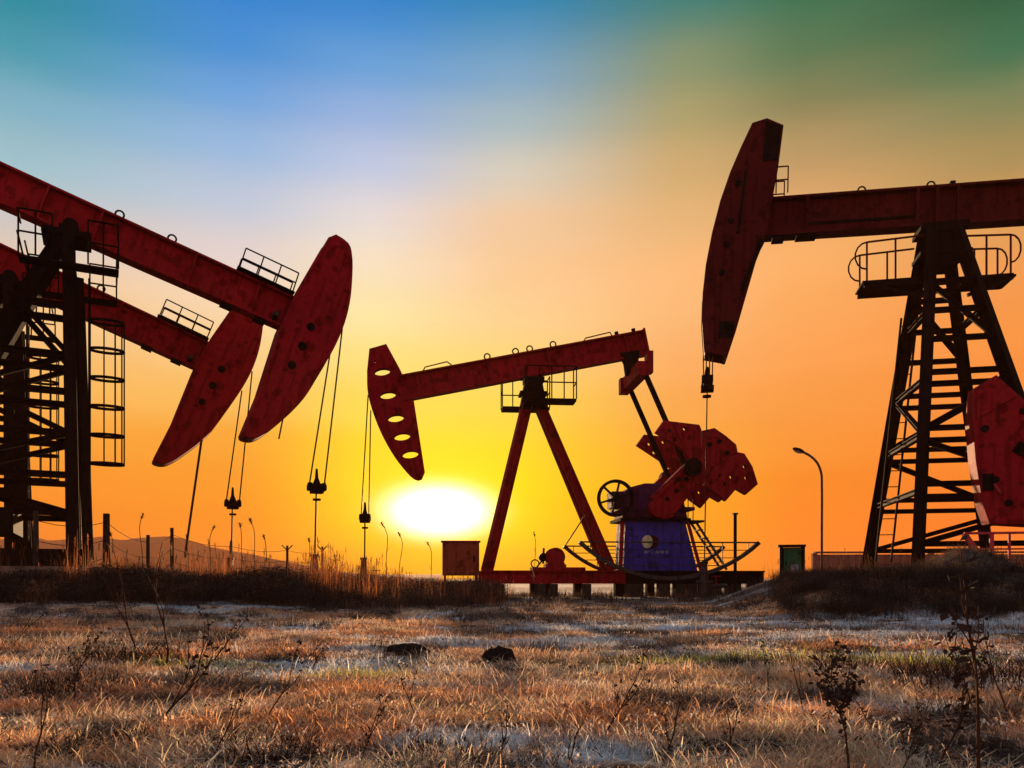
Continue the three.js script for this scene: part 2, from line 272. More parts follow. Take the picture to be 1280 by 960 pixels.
// ---- the two big units on the left, seen from their head end
const HEAD_L = [[5.64, 9.08], [5.84, 9.2], [6.17, 9.02], [6.25, 8.73], [6.25, 8.13], [6.19, 7.55], [6.05, 6.98], [5.84, 6.45], [5.6, 5.98], [5.34, 5.51], [5.05, 5.02], [4.7, 4.6], [4.37, 4.28], [4.09, 4.04], [3.87, 3.93], [3.66, 3.95], [3.59, 4.04], [3.98, 5.05], [4.47, 6.7], [4.85, 7.58]];
function leftUnit(label, pos, turn, tilt, ropeLen, reach) {
  const o = thing('pump_jack', label, 'pump jack', pos, turn, 'oil pumping units in the field');
  const PV = [0, 8.58], T0 = -0.297;
  const F = p => turnPt(p, PV, -T0);
  const wb = beamFrame(part('walking_beam', iBeam(-4.6, 4.95, 0.84, 0.42), M.red, o), PV, tilt);
  for (const x of [-0.55, 0.55, 2.6, 4.1]) for (const s of [-1, 1]) part('stiffener', box(0.04, 0.74, 0.14, x, 0, s * 0.125), M.red, wb);
  eyeBolts(wb, [0.85, 2.0], 0.43, M.black);
  for (const s of [-1, 1]) handrail(wb, 3.55, 4.85, 0.43, s * 0.36, 0.52, 3, M.black);
  part('walkway', box(1.4, 0.03, 0.8, 4.2, 0.445, 0), M.black, wb);
  for (const x of [3.55, 4.35]) part('lug', box(0.28, 0.06, 0.3, x, -0.46, 0), M.black, wb);
  const pts = HEAD_L.map(F), outline = curved(pts, 1, 16, 48);
  const hd = beamFrame(part('horse_head', [plate(outline, 0.06, 0.36), plate(outline, 0.06, -0.36)], M.red, o), PV, tilt);
  { // curved wrap plate between the two cheeks, and the back flange
    const wrap = []; for (let i = 2; i < 47; i++) { const a = outline[i], b = outline[i + 1]; wrap.push(bar(V(a[0] - 0.03, a[1] + 0.01, 0), V(b[0] - 0.03, b[1] + 0.01, 0), 0.04, 0.66)); }
    part('wrap_plate', wrap, M.red, hd);
    const back = []; for (const [a, b] of [[16, 17], [17, 18], [18, 19], [19, 0]]) back.push(bar(V(pts[a][0] + 0.03, pts[a][1], 0), V(pts[b][0] + 0.03, pts[b][1], 0), 0.04, 0.86));
    part('back_flange', back, M.red, hd);
    for (const [x, y] of [[5.2, 6.78], [4.99, 6.28], [4.74, 5.78]].map(F)) part('inspection_hole_cover', [disc(0.10, 0.05, x, y, 0.405, 14), box(0.09, 0.05, 0.07, x - 0.05, y, 0.42)], M.black, hd);
    const c = F([4.13, 7.05]); part('hinge_pin', disc(0.06, 0.9, c[0] + 0.25, c[1], 0, 12), M.steel, hd);
  }
  const tp = turnPt(turnPt(reach, PV, -T0).map((v, i) => v + 0), [0, 0], tilt), top = [tp[0] + PV[0], tp[1] + PV[1]];
  bridle(o, top, [5.44, 2.86 - (T0 - tilt) * 2.4], 0.17, 0.5, M.cable, [-0.26, -0.55]);
  if (ropeLen) part('slack_rope', rod(V(4.55 - ropeLen * 0.12, 4.55 - ropeLen, 0.1), V(4.6, 4.6, 0.1), ropeLen > 1 ? 0.035 : 0.02, 6), M.cable, o);
  // samson post: upright pair on the head side, raked pair on the tail side
  for (const s of [-1, 1]) {
    part('tower_leg', channel(V(-0.05, 8.1, s * 0.35), V(0.06, 1.0, s * 1.15), 0.24, 0.22), M.black, o);
    part('tower_leg', channel(V(0.16, 7.1, s * 0.42), V(0.34, 1.0, s * 1.05), 0.16, 0.16), M.black, o);
    part('tower_leg', channel(V(-0.2, 8.0, s * 0.35), V(-3.7, 0.9, s * 1.15), 0.24, 0.22), M.black, o);
    const ly = [6.45, 5.35, 4.55, 3.65, 2.75, 1.95], lx = y => -0.2 - (8.0 - y) * 0.493, lz = y => s * (0.35 + 0.8 * (8.0 - y) / 7.1);
    ly.forEach((y, i) => {
      part('cross_beam', channel(V(0, y, lz(y)), V(lx(y), y, lz(y)), 0.13, 0.14), M.black, o);
      if (i < ly.length - 1) { const y2 = ly[i + 1]; part('brace', channel(i % 2 ? V(0, y, lz(y)) : V(lx(y), y, lz(y)), i % 2 ? V(lx(y2), y2, lz(y2)) : V(0, y2, lz(y2)), 0.11, 0.12), M.black, o); }
    });
  }
  for (const y of [6.4, 4.9, 3.4, 1.9]) { const z = 0.35 + 0.8 * (8.0 - y) / 7.1; for (const u of [0, -0.2 - (8 - y) * 0.493]) part('tie_beam', bar(V(u, y, -z), V(u, y, z), 0.12), M.black, o); }
  part('center_bearing', [box(0.95, 0.12, 0.9, -0.08, 8.08, 0), box(0.36, 0.2, 0.7, -0.05, 8.18, 0), disc(0.16, 0.95, 0, 8.22, 0, 18)], M.black, o);
  const pf = part('platform', [box(1.84, 0.04, 0.42, 0.01, 7.12, 1.08), box(1.84, 0.04, 0.42, 0.01, 7.12, -1.08), box(0.06, 0.05, 1.74, 0.1, 7.07, 0)], M.black, o);
  for (const s of [-1, 1]) {
    handrail(pf, 0.35, 0.92, 7.15, s * 1.3, 0.92, 2, M.black, 0.02); handrail(pf, -0.9, -0.3, 7.15, s * 1.3, 0.92, 2, M.black, 0.02);
    part('handrail', [rod(V(s * 0.92, 7.15, -1.3), V(s * 0.92, 8.07, -1.3), 0.02, 6), rod(V(s * 0.92, 8.07, -1.3), V(s * 0.92, 8.07, -0.5), 0.02, 6), rod(V(s * 0.92, 8.07, 1.3), V(s * 0.92, 8.07, 0.5), 0.02, 6), rod(V(s * 0.92, 7.6, -1.3), V(s * 0.92, 7.6, 1.3), 0.02, 6)], M.black, pf);
  }
  cageLadder(o, 0.71, 3.15, 6.35, 7.2, 0, 0.35, M.black);
  part('base_frame', [box(5.4, 0.45, 0.3, -2.3, 0.95, 1.15), box(5.4, 0.45, 0.3, -2.3, 0.95, -1.15), box(0.3, 0.4, 2.6, 0.2, 0.95, 0), box(0.3, 0.4, 2.6, -2.4, 0.95, 0), box(1.8, 0.5, 2.2, -1.9, 1.75, 0)], M.black, o);
  part('foundation', box(6.4, 0.9, 3.4, -2.5, 0.36, 0), M.concrete, o);
  return o;
}
const rad = d => d * Math.PI / 180;
leftUnit('large red pump jack nearest on the left, its beam crossing in front of the other', [-9.78, 0, -17.82], rad(27), -0.297, 0.55, [6.07, 6.94]);
leftUnit('red pump jack behind the nearest one on the left, half hidden by it', [-12.91, 0, -20.72], rad(27), -0.355, 3.4, [6.07, 6.94]);

// ---- the complete unit in the middle
{
  const o = thing('pump_jack', 'complete red pump jack in the middle with blue pedestal and counterweights, lower than the others', 'pump jack', [0.647, 0, -25], rad(5), 'oil pumping units in the field');
  const PV = [0, 7.24], TL = Math.atan2(7.97 - 6.42, 7.42);
  const F = p => turnPt(p, PV, -TL);
  const wb = beamFrame(part('walking_beam', iBeam(-4.15, 3.62, 0.78, 0.36), M.red, o), PV, TL);
  for (const x of [-3.9, -1.4, 0.5, 3.0]) for (const s of [-1, 1]) part('stiffener', box(0.04, 0.66, 0.11, x, 0, s * 0.11), M.red, wb);
  eyeBolts(wb, [-1.35, 0.0, 0.75, -0.45], 0.39, M.black);
  part('grab_rail', [rod(V(-3.4, 0.39, 0), V(-3.3, 0.52, 0), 0.02, 6), rod(V(-3.3, 0.52, 0), V(-2.6, 0.56, 0), 0.02, 6), rod(V(-2.6, 0.56, 0), V(-2.45, 0.39, 0), 0.02, 6)], M.red, wb);
  part('grab_rail', [rod(V(1.7, 0.39, 0), V(1.8, 0.5, 0), 0.02, 6), rod(V(1.8, 0.5, 0), V(2.6, 0.54, 0), 0.02, 6), rod(V(2.6, 0.54, 0), V(2.65, 0.39, 0), 0.02, 6)], M.red, wb);
  part('end_plate', box(0.05, 0.86, 0.42, 3.645, 0, 0), M.red, wb);
  for (const x of [2.8, 3.35]) part('bolt', box(0.1, 0.13, 0.1, x, 0.455, 0), M.black, wb);
  const hp = [[-5.02, 7.57], [-4.51, 7.73], [-4.1, 6.98], [-3.9, 6.54], [-3.68, 6.06], [-3.51, 4.95], [-3.34, 3.85], [-3.42, 3.65], [-3.61, 3.6], [-4.1, 4.08], [-4.59, 4.86], [-4.92, 5.66], [-5.07, 6.27], [-5.09, 6.88]].map(F);
  const hh = [[-4.63, 6.87], [-4.46, 6.16], [-4.22, 5.46], [-4.03, 4.9], [-3.78, 4.36]].map(F).map(p => [p[0], p[1], 0.27, 0.13, rad(8) - TL]);
  hh.push([...F([-4.85, 7.18]), 0.06]);
  const hp2 = curved(hp, 7, 13, 26);
  const hd = beamFrame(part('horse_head', [plate(hp2, 0.05, 0.10, hh), plate(hp2, 0.05, -0.10, hh)], M.red, o), PV, TL);
  const wrap = []; for (let i = 8; i < 31; i++) { const a = hp2[i], b = hp2[i + 1]; wrap.push(bar(V(a[0] + 0.03, a[1], 0), V(b[0] + 0.03, b[1], 0), 0.04, 0.15)); }
  part('wrap_plate', wrap, M.red, hd);
  const back = []; for (let i = 1; i < 7; i++) { const a = hp[i], b = hp[i + 1]; back.push(bar(V(a[0] - 0.03, a[1], 0), V(b[0] - 0.03, b[1], 0), 0.04, 0.15)); }
  part('back_plate', back, M.red, hd);
  bridle(o, [-4.98, 5.7], [-5.16, 2.42], 0.12, 0.25, M.cable, [-0.09, 0.5]);
  // samson post
  for (const s of [-1, 1]) {
    part('tower_leg', channel(V(-0.2, 5.95, s * 0.16), V(-1.44, 0.8, s * 0.42), 0.30, 0.26), M.red, o);
    part('tower_leg', channel(V(0.22, 5.95, s * 0.16), V(2.43, 0.8, s * 0.42), 0.28, 0.26), M.red, o);
  }
  part('center_bearing', [plate([[-0.42, 5.8], [0.45, 5.8], [0.26, 6.7], [-0.26, 6.7]], 0.5, 0), box(0.85, 0.07, 0.7, 0, 6.3, 0), box(0.62, 0.14, 0.62, 0.02, 6.72, 0), disc(0.14, 0.8, 0, 6.55, 0, 16)], M.black, o);
  for (const s of [-1, 1]) {
    const pf = part('platform', box(1.5, 0.08, 0.6, 0.32 * s + 0.15, 5.95, s * 0.62), M.black, o);
    const z = s * 0.92, x0 = 0.32 * s - 0.6, x1 = 0.32 * s + 0.9;
    handrail(pf, x0, x1, 5.98, z, 0.98, 4, M.black, 0.02);
    for (const x of [x0, x1]) part('handrail', [rod(V(x, 6.96, z), V(x, 6.96, z - s * 0.55), 0.02, 6), rod(V(x, 6.47, z), V(x, 6.47, z - s * 0.55), 0.02, 6), rod(V(x, 5.98, z - s * 0.55), V(x, 6.96, z - s * 0.55), 0.02, 6)], M.black, pf);
  }
  // tail bearing, equalizer, pitmans
  part('tail_bearing', [plate([[2.75, 7.62], [3.35, 7.72], [3.3, 7.35], [3.15, 6.95], [2.95, 7.0], [2.9, 7.35]], 0.4, 0)], M.black, o);
  part('equalizer', [box(0.34, 0.42, 2.3, 3.22, 6.9, 0), box(0.2, 0.66, 0.3, 3.42, 7.1, 1.0), box(0.3, 0.5, 0.3, 3.12, 6.85, -1.0)], M.red, o);
  for (const s of [-1, 1]) part('pitman', bar(V(3.3, 6.8, s * 0.98), V(4.6, 3.9, s * 0.98), 0.13, 0.13), M.black, o);
  // cranks and counterweights
  const CW1 = [[3.56, 4.96], [3.81, 5.31], [4.9, 5.2], [4.965, 5.06], [4.965, 4.2], [4.6, 4.25], [4.33, 4.47]];
  const CW2 = [[4.98, 5.02], [5.37, 5.11], [5.72, 4.88], [6.04, 4.62], [6.09, 4.40], [5.32, 3.92], [4.98, 4.2]];
  const CW3 = [[6.095, 4.395], [6.3, 4.35], [6.55, 3.96], [6.72, 3.43], [6.35, 3.11], [6.04, 3.28], [5.72, 2.91], [5.05, 3.39], [5.325, 3.915]];
  for (const s of [-1, 1]) {
    const z = s * 1.12;
    const cr = part('crank_arm', [plate([[3.42, 3.01], [3.75, 2.35], [4.06, 2.39], [5.1, 3.7], [5.75, 4.55], [5.35, 4.9], [4.4, 3.95]], 0.30, z)], M.red, o);
    part('counterweight', plate(CW1, 0.22, z + s * 0.05, [[4.45, 5.07, 0.08], [3.98, 5.0, 0.08], [4.14, 4.72, 0.08]]), M.red, cr);
    part('counterweight', plate(CW2, 0.26, z + s * 0.03), M.red, cr);
    part('counterweight', plate(CW3, 0.22, z + s * 0.05, [[5.52, 3.68, 0.08], [5.89, 3.64, 0.08], [6.3, 3.96, 0.08], [6.35, 3.62, 0.08], [5.25, 3.44, 0.08], [5.67, 3.42, 0.08]]), M.red, cr);
    part('weight_rib', bar(V(4.1, 5.25, z + s * 0.18), V(4.7, 4.0, z + s * 0.18), 0.09, 0.06), M.red, cr);
    part('arm_rib', [bar(V(3.5, 2.95, z + s * 0.19), V(4.55, 4.0, z + s * 0.19), 0.09, 0.08)], M.red, cr);
    for (const q of [[4.2, 3.2], [4.5, 3.55], [4.25, 3.55], [5.5, 4.7], [5.2, 4.6], [5.75, 4.35], [3.9, 2.95]]) part('bolt', sparseBolts([q], z + s * 0.17, 0.07, 0.08), M.black, cr);
    part('crank_pin', [disc(0.27, 0.34, 4.66, 3.9, z + s * 0.18, 20), disc(0.14, 0.5, 4.66, 3.9, z + s * 0.2, 14)], M.black, cr);
    part('shaft_hub', disc(0.30, 0.4, 3.68, 2.7, z, 20), M.red, cr);
  }
  part('crank_shaft', disc(0.16, 2.3, 3.68, 2.7, 0, 18), M.steel, o);
  // gear reducer on its pedestal
  part('gear_reducer', [plate([[2.7, 2.42], [2.7, 3.2], [2.95, 3.38], [3.4, 3.5], [4.0, 3.5], [4.55, 3.3], [4.75, 2.42]], 1.3, 0, [], 0.06), box(2.35, 0.1, 1.5, 3.75, 2.72, 0), ...sparseBolts([[2.85, 2.55], [3.2, 2.55], [3.6, 2.55], [4.0, 2.55], [4.4, 2.55]], 0.68, 0.06, 0.1), disc(0.28, 1.5, 2.95, 2.95, 0, 18)], M.purple, o);
  const ped = part('pedestal', [plate([[2.79, 2.34], [4.66, 2.34], [5.07, 0.75], [2.72, 0.75]], 1.3, 0, [], 0.04)], M.blue, o);
  part('top_flange', box(2.2, 0.09, 1.55, 3.7, 2.38, 0), M.black, ped);
  part('pedestal_rib', bar(V(2.68, 2.3, 0.62), V(2.62, 0.8, 0.62), 0.12, 0.12), M.red, ped); part('pedestal_rib', bar(V(4.75, 2.3, 0.62), V(5.16, 0.8, 0.62), 0.07, 0.12), M.red, ped);
  part('emblem', disc(0.2, 0.02, 3.62, 1.70, 0.655, 28), M.maroon, ped);
  part('emblem_crescent', plate(Array.from({ length: 24 }, (_, i) => [3.46 + 0.17 * Math.cos(i * Math.PI / 12), 1.70 + 0.2 * Math.sin(i * Math.PI / 12)]), 0.02, 0.668, [], 0.004), M.cream, ped);
  const font = await new FontLoader().loadAsync('fonts/droid/droid_sans_bold.typeface.json');
  const tg = new TextGeometry('W·C·A·H·E', { font, size: 0.12, depth: 0.012, curveSegments: 3 }).translate(3.36, 1.33, 0.65);
  part('lettering', tg, M.pale, ped);
  // belt sheave and its guard
  const wh = part('belt_sheave', [ring(0.52, 0.045, 2.42, 3.0, 0.85, 36), ring(0.52, 0.045, 2.42, 3.0, 0.97, 36), disc(0.12, 0.3, 2.42, 3.0, 0.9, 16)], M.black, o);
  for (let i = 0; i < 6; i++) { const a = i * Math.PI / 3 + 0.3; part('spoke', bar(V(2.42, 3.0, 0.91), V(2.42 + 0.5 * Math.cos(a), 3.0 + 0.5 * Math.sin(a), 0.91), 0.06, 0.06), M.black, wh); }
  part('pinion_shaft', disc(0.07, 1.0, 2.42, 3.0, 0.5, 12), M.steel, o);
  part('pinion_housing', [box(0.5, 0.5, 0.7, 2.62, 3.0, 0.2), disc(0.2, 0.9, 2.6, 3.0, 0.25, 16)], M.purple, o);
  // service platform with rail and stair beside the reducer
  const sp = part('service_platform', box(0.65, 0.06, 1.1, 5.0, 2.36, -0.1), M.black, o);
  handrail(sp, 4.8, 5.3, 2.39, -0.6, 0.95, 3, M.black, 0.016);
  for (let i = 0; i < 2; i++) part('stair_stringer', bar(V(5.15, 2.36, -0.35 + i * 0.5), V(6.15, 0.85, -0.35 + i * 0.5), 0.07, 0.04), M.steel, sp);
  for (let i = 1; i < 6; i++) part('stair_tread', box(0.16, 0.025, 0.5, 5.15 + i / 6, 2.36 - i * 1.51 / 6, -0.1), M.steel, sp);
  // curved crank guards, one on either side
  for (const s of [-1, 1]) {
    const z = s * 1.5, cx = 3.93, R = 4.0, cy = 0.58 + R, n = 18, half = Math.asin(2.72 / R), arc = [];
    for (let i = 0; i < n; i++) { const a = -half + 2 * half * i / n, b = -half + 2 * half * (i + 1) / n; arc.push(bar(V(cx + R * Math.sin(a), cy - R * Math.cos(a), z), V(cx + R * Math.sin(b), cy - R * Math.cos(b), z), 0.11, 0.14)); }
    const gd = part('crank_guard', arc, M.steel, o);
    const ye = cy - R * Math.cos(half);
    part('guard_rail', rod(V(cx - 2.72, ye, z), V(cx + 2.72, ye, z), 0.025, 6), M.steel, gd);
    for (let k = 1; k < 4; k++) { const y = ye - k * 0.23, hw = Math.sqrt(R * R - (cy - y) ** 2); part('guard_rail', rod(V(cx - hw, y, z), V(cx + hw, y, z), 0.014, 6), M.steel, gd); }
    for (let k = -3; k < 4; k++) { const x = cx + k * 0.8, yb = cy - Math.sqrt(R * R - (x - cx) ** 2); if (Math.abs(k) > 1) part('guard_post', rod(V(x, yb, z), V(x, ye, z), 0.014, 6), M.steel, gd); }
  }
  // motor with brake lever on the skid
  const mo = part('motor', [new THREE.CylinderGeometry(0.27, 0.27, 0.66, 20).rotateX(Math.PI / 2).translate(0.62, 1.22, 0.5), box(0.62, 0.1, 0.6, 0.62, 0.95, 0.5), box(0.14, 0.14, 0.5, 0.42, 0.99, 0.5), box(0.14, 0.14, 0.5, 0.82, 0.99, 0.5), box(1.6, 0.1, 0.8, 0.7, 0.86, 0.5)], M.red, o);
  for (let k = 0; k < 5; k++) part('cooling_fin', new THREE.TorusGeometry(0.275, 0.015, 4, 20).translate(0.62, 1.22, 0.27 + k * 0.115), M.red, mo);
  part('motor_sheave', [disc(0.13, 0.2, 0.26, 1.22, 0.5, 16), bar(V(0.26, 1.02, 0.5), V(0.28, 1.5, 0.5), 0.06, 0.06), ring(0.12, 0.02, 0.0, 1.02, 0.6, 16), rod(V(0.0, 0.85, 0.6), V(0.28, 1.2, 0.6), 0.03, 6)], M.black, mo);
  part('brake_lever', rod(V(0.85, 1.48, 0.7), V(1.56, 2.55, 0.7), 0.022, 6), M.cable, mo);
  // skid and the piers under it
  for (const s of [-1, 1]) { const z = s * 0.75; part('skid_beam', [box(4.4, 0.05, 0.25, 0.55, 0.79, z), box(4.4, 0.05, 0.25, 0.55, 0.44, z), box(4.4, 0.3, 0.06, 0.55, 0.615, z)], M.red, o); part('skid_beam', [box(4.35, 0.05, 0.25, 4.93, 0.785, z), box(4.35, 0.05, 0.25, 4.93, 0.435, z), box(4.35, 0.3, 0.06, 4.93, 0.61, z)], M.black, o); }
  for (const x of [-1.5, 1.2, 2.8, 5.2, 7.0]) part('skid_cross_member', box(0.2, 0.3, 1.44, x, 0.61, 0), M.red, o);
  for (const x of [-1.07, 0.15, 0.53, 1.54, 2.88, 3.14, 3.91, 4.43, 4.81, 5.26, 5.59, 6.12, 6.77]) for (const s of [-1, 1]) part('pier', box(0.22 + 0.1 * hash(x * 97 | 0, s + 3), 0.50, 0.3, x, 0.16, s * 0.75), M.wood, o);
  // plates
  part('drip_tray', box(8.4, 0.03, 1.3, 2.7, 0.6, 0), M.black, o);
}

// ---- the tall unit on the right, cut by the picture's edge
{
  const o = thing('pump_jack', 'tall dark pump jack on the right on a black lattice tower, head raised', 'pump jack', [10.84, 0, -20.39], rad(-12), 'oil pumping units in the field');
  const PV = [0, 9.97], TL = -0.022;
  const F = p => turnPt(p, PV, -TL);
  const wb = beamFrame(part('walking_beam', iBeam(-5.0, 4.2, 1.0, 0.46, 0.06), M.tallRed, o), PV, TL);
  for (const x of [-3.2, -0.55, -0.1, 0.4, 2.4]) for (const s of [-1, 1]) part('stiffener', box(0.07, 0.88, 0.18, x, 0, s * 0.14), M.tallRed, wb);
  for (const s of [-1, 1]) part('cable_duct', box(2.6, 0.06, 0.05, -1.9, -0.2, s * 0.07), M.black, wb);
  eyeBolts(wb, [-1.85, -0.2], 0.5, M.black);
  part('bolt', box(0.12, 0.16, 0.12, 0.3, 0.57, 0), M.black, wb);
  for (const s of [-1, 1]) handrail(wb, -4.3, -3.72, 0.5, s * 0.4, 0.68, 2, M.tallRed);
  part('lug', box(0.3, 0.08, 0.4, -3.9, -0.54, 0), M.black, wb); part('lug', box(0.5, 0.06, 0.4, -3.2, -0.53, 0), M.black, wb);
  const hp = [[-4.59, 12.45], [-4.22, 12.53], [-3.81, 12.3], [-3.95, 11.17], [-4.06, 10.56], [-4.22, 9.6], [-4.38, 9.3], [-4.69, 8.21], [-4.95, 7.29], [-5.24, 6.4], [-5.81, 6.54], [-5.83, 6.82], [-5.87, 7.46], [-5.85, 8.1], [-5.77, 8.84], [-5.61, 9.68], [-5.4, 10.5], [-5.15, 11.22], [-4.89, 11.82]].map(F);
  const sq = F([-5.24, 7.1]);
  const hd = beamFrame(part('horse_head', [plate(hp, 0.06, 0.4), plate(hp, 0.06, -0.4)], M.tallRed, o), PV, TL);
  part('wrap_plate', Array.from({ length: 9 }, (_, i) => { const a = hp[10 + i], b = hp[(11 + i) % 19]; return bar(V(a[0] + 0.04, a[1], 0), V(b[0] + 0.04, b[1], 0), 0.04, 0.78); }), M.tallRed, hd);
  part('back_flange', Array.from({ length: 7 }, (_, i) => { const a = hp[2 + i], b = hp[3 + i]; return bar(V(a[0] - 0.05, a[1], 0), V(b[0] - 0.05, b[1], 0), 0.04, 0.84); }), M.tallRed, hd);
  part('end_plate', plate([[-4.26, 12.45], [-3.86, 12.26], [-3.98, 11.4], [-4.32, 11.4]].map(F), 0.03, 0.45, [], 0.005), M.black, hd);
  part('access_plate', box(0.38, 0.42, 0.03, sq[0], sq[1], 0.447), M.black, hd);
  for (const q of [[-5.13, 9.94], [-5.24, 9.32], [-5.35, 8.6], [-4.95, 10.9]].map(F)) part('bolt', sparseBolts([q], 0.44, 0.08, 0.06), M.black, hd);
  part('strut', bar(V(...F([-4.35, 9.35]), 0.48), V(...F([-4.85, 8.1]), 0.48), 0.12, 0.06), M.black, hd); part('strut', bar(V(...F([-4.75, 11.2]), 0.46), V(...F([-4.95, 9.6]), 0.46), 0.07, 0.05), M.black, hd);
  for (const dx of [-0.10, -0.02, 0.06, 0.14]) part('bridle_cable', rod(V(-5.72 + dx, 6.6, dx > 0 ? 0.16 : -0.16), V(-5.72 + dx * 0.9, 5.95, dx > 0 ? 0.16 : -0.16), 0.018, 6), M.cable, o);
  const cb = part('carrier_bar', [box(0.3, 0.16, 0.5, -5.72, 5.9, 0), box(0.34, 0.12, 0.4, -5.72, 5.66, 0), box(0.2, 0.34, 0.3, -5.72, 5.78, 0)], M.black, o);
  part('rod_clamp', new THREE.CylinderGeometry(0.04, 0.10, 0.3, 10).translate(-5.72, 6.1, 0), M.black, cb); part('rod_collar', new THREE.CylinderGeometry(0.12, 0.12, 0.05, 10).translate(-5.73, 5.46, 0), M.black, cb);
  part('polished_rod', rod(V(-5.72, 5.7, 0), V(-5.8, 0.4, 0), 0.018, 6), M.cable, o);
  // lattice tower
  const HT = 9.3, HB = 0.5, cx = y => 0.02 + 0.42 * (HT - y) / (HT - HB), lx = y => 0.27 + 1.38 * (HT - y) / (HT - HB), lz = y => 0.34 + 2.3 * (HT - y) / (HT - HB);
  const C = (sx, sz, y) => V(cx(y) + sx * lx(y), y, sz * lz(y));
  for (const sx of [-1, 1]) for (const sz of [-1, 1]) part('tower_leg', channel(C(sx, sz, HT), C(sx, sz, HB), 0.26, 0.24), M.black, o);
  const lv = [7.85, 7.1, 6.35, 5.5, 5.2, 4.1, 3.8, 2.75, 2.45, 1.35];
  for (const sz of [-1, 1]) {
    lv.forEach(y => part('cross_beam', channel(C(-1, sz, y), C(1, sz, y), 0.12, 0.14), M.black, o));
    part('brace', channel(C(-1, sz, 7.85), C(1, sz, 6.35), 0.12, 0.14), M.black, o);
    part('brace', channel(C(-1, sz, 4.1), C(1, sz, 5.2), 0.12, 0.14), M.black, o);
    part('brace', channel(C(-1, sz, 3.8), C(1, sz, 2.75), 0.12, 0.14), M.black, o);
    part('brace', channel(C(-1, sz, 1.35), C(1, sz, 2.2), 0.12, 0.14), M.black, o);
  }
  for (const sx of [-1, 1]) for (const y of [7.1, 5.35, 3.95, 2.6]) part('tie_beam', channel(C(sx, -1, y), C(sx, 1, y), 0.13, 0.13), M.black, o);
  for (const sx of [-1, 1]) part('brace', channel(C(sx, -1, 5.35), C(sx, 1, 3.95), 0.1, 0.12), M.black, o);
  part('tower_head', [box(0.62, 0.9, 0.7, 0.04, 8.85, 0), box(1.1, 0.10, 0.8, 0.02, 9.35, 0), box(1.2, 0.09, 0.8, 0.06, 8.72, 0)], M.black, o);
  part('center_bearing', [box(1.1, 0.14, 0.7, 0.05, 9.42, 0), box(0.5, 0.2, 0.9, 0, 9.33, 0)], M.black, o);
  const pf = part('platform', [box(1.35, 0.05, 0.9, -1.25, 8.05, 0.1), box(1.1, 0.05, 0.9, 1.02, 7.95, 0.1), bar(V(-1.9, 8.0, 0.5), V(-0.5, 7.6, 0.5), 0.08), bar(V(1.5, 7.9, 0.5), V(0.5, 7.55, 0.5), 0.08), box(3.4, 0.1, 0.08, -0.18, 7.96, 0.5), box(3.4, 0.1, 0.08, -0.18, 7.96, -0.3)], M.black, o);
  for (const [sx, y] of [[-1, 8.09], [1, 7.99]]) for (const z of [0.52, -0.32]) {
    const X = v => sx > 0 ? v * 0.8 : -v;
    const loop = Array.from({ length: 7 }, (_, i) => { const f = k => V(X(1.82 + 0.28 * Math.sin(k * Math.PI / 7)), y + 0.62 - 0.34 * Math.cos(Math.PI - k * Math.PI / 7) * 1, z); return rod(f(i), f(i + 1), 0.022, 6); });
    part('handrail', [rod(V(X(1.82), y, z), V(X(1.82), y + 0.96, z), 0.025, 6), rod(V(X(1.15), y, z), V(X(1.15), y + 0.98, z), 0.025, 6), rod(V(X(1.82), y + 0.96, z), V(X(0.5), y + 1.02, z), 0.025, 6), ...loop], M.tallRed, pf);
  }
  const ld = part('ladder', [rod(V(-1.38, 1.0, -0.55), V(-0.75, 7.4, -0.55), 0.03, 6), rod(V(-1.0, 1.0, -0.55), V(-0.37, 7.4, -0.55), 0.03, 6)], M.black, o);
  for (let y = 1.3; y < 7.3; y += 0.42) { const s = (y - 1) / 6.4 * 0.63; part('rung', rod(V(-1.38 + s, y, -0.55), V(-1.0 + s, y, -0.55), 0.014, 6), M.black, ld); }
  // near crank with its counterweight, reducer beyond the frame
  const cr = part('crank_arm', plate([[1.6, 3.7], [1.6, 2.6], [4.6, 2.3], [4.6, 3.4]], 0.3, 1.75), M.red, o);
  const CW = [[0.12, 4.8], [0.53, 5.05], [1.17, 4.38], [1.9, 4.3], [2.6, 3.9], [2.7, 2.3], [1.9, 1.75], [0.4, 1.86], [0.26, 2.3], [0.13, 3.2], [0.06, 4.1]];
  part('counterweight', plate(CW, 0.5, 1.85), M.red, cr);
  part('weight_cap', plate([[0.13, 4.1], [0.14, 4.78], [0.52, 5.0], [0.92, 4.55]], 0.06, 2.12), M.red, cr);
  for (const q of [[0.3, 3.9], [0.95, 3.45], [0.75, 2.3], [1.1, 3.3], [0.5, 2.8], [1.05, 4.25], [1.2, 2.7]]) part('bolt', sparseBolts([q], 2.11, 0.075, 0.08), M.black, cr);
  part('cast_rib', bar(V(0.9, 3.35, 2.1), V(1.05, 3.55, 2.1), 0.2, 0.06), M.black, cr); part('cast_rib', bar(V(0.45, 2.75, 2.1), V(0.62, 2.5, 2.1), 0.05, 0.04), M.brightRed, cr);
  part('weight_clamp', [box(0.22, 0.36, 0.3, 0.36, 2.75, 1.98)], M.black, cr);
  cr.position.set(-0.32, -0.12, 1.12);
  part('crank_shaft', disc(0.2, 6.2, 3.9, 2.75, 0, 16), M.steel, o);
  part('gear_reducer', plate([[3.1, 1.9], [3.1, 3.3], [3.8, 3.8], [5.0, 3.8], [5.4, 1.9]], 2.6, 0), M.purple, o);
  part('pedestal', plate([[3.0, 0.3], [3.1, 1.9], [5.4, 1.9], [5.6, 0.3]], 2.0, 0), M.blue, o);
  part('base_frame', [box(7.6, 0.4, 0.3, 2.4, 0.42, 1.9), box(7.6, 0.4, 0.3, 2.4, 0.42, -2.1)], M.black, o);
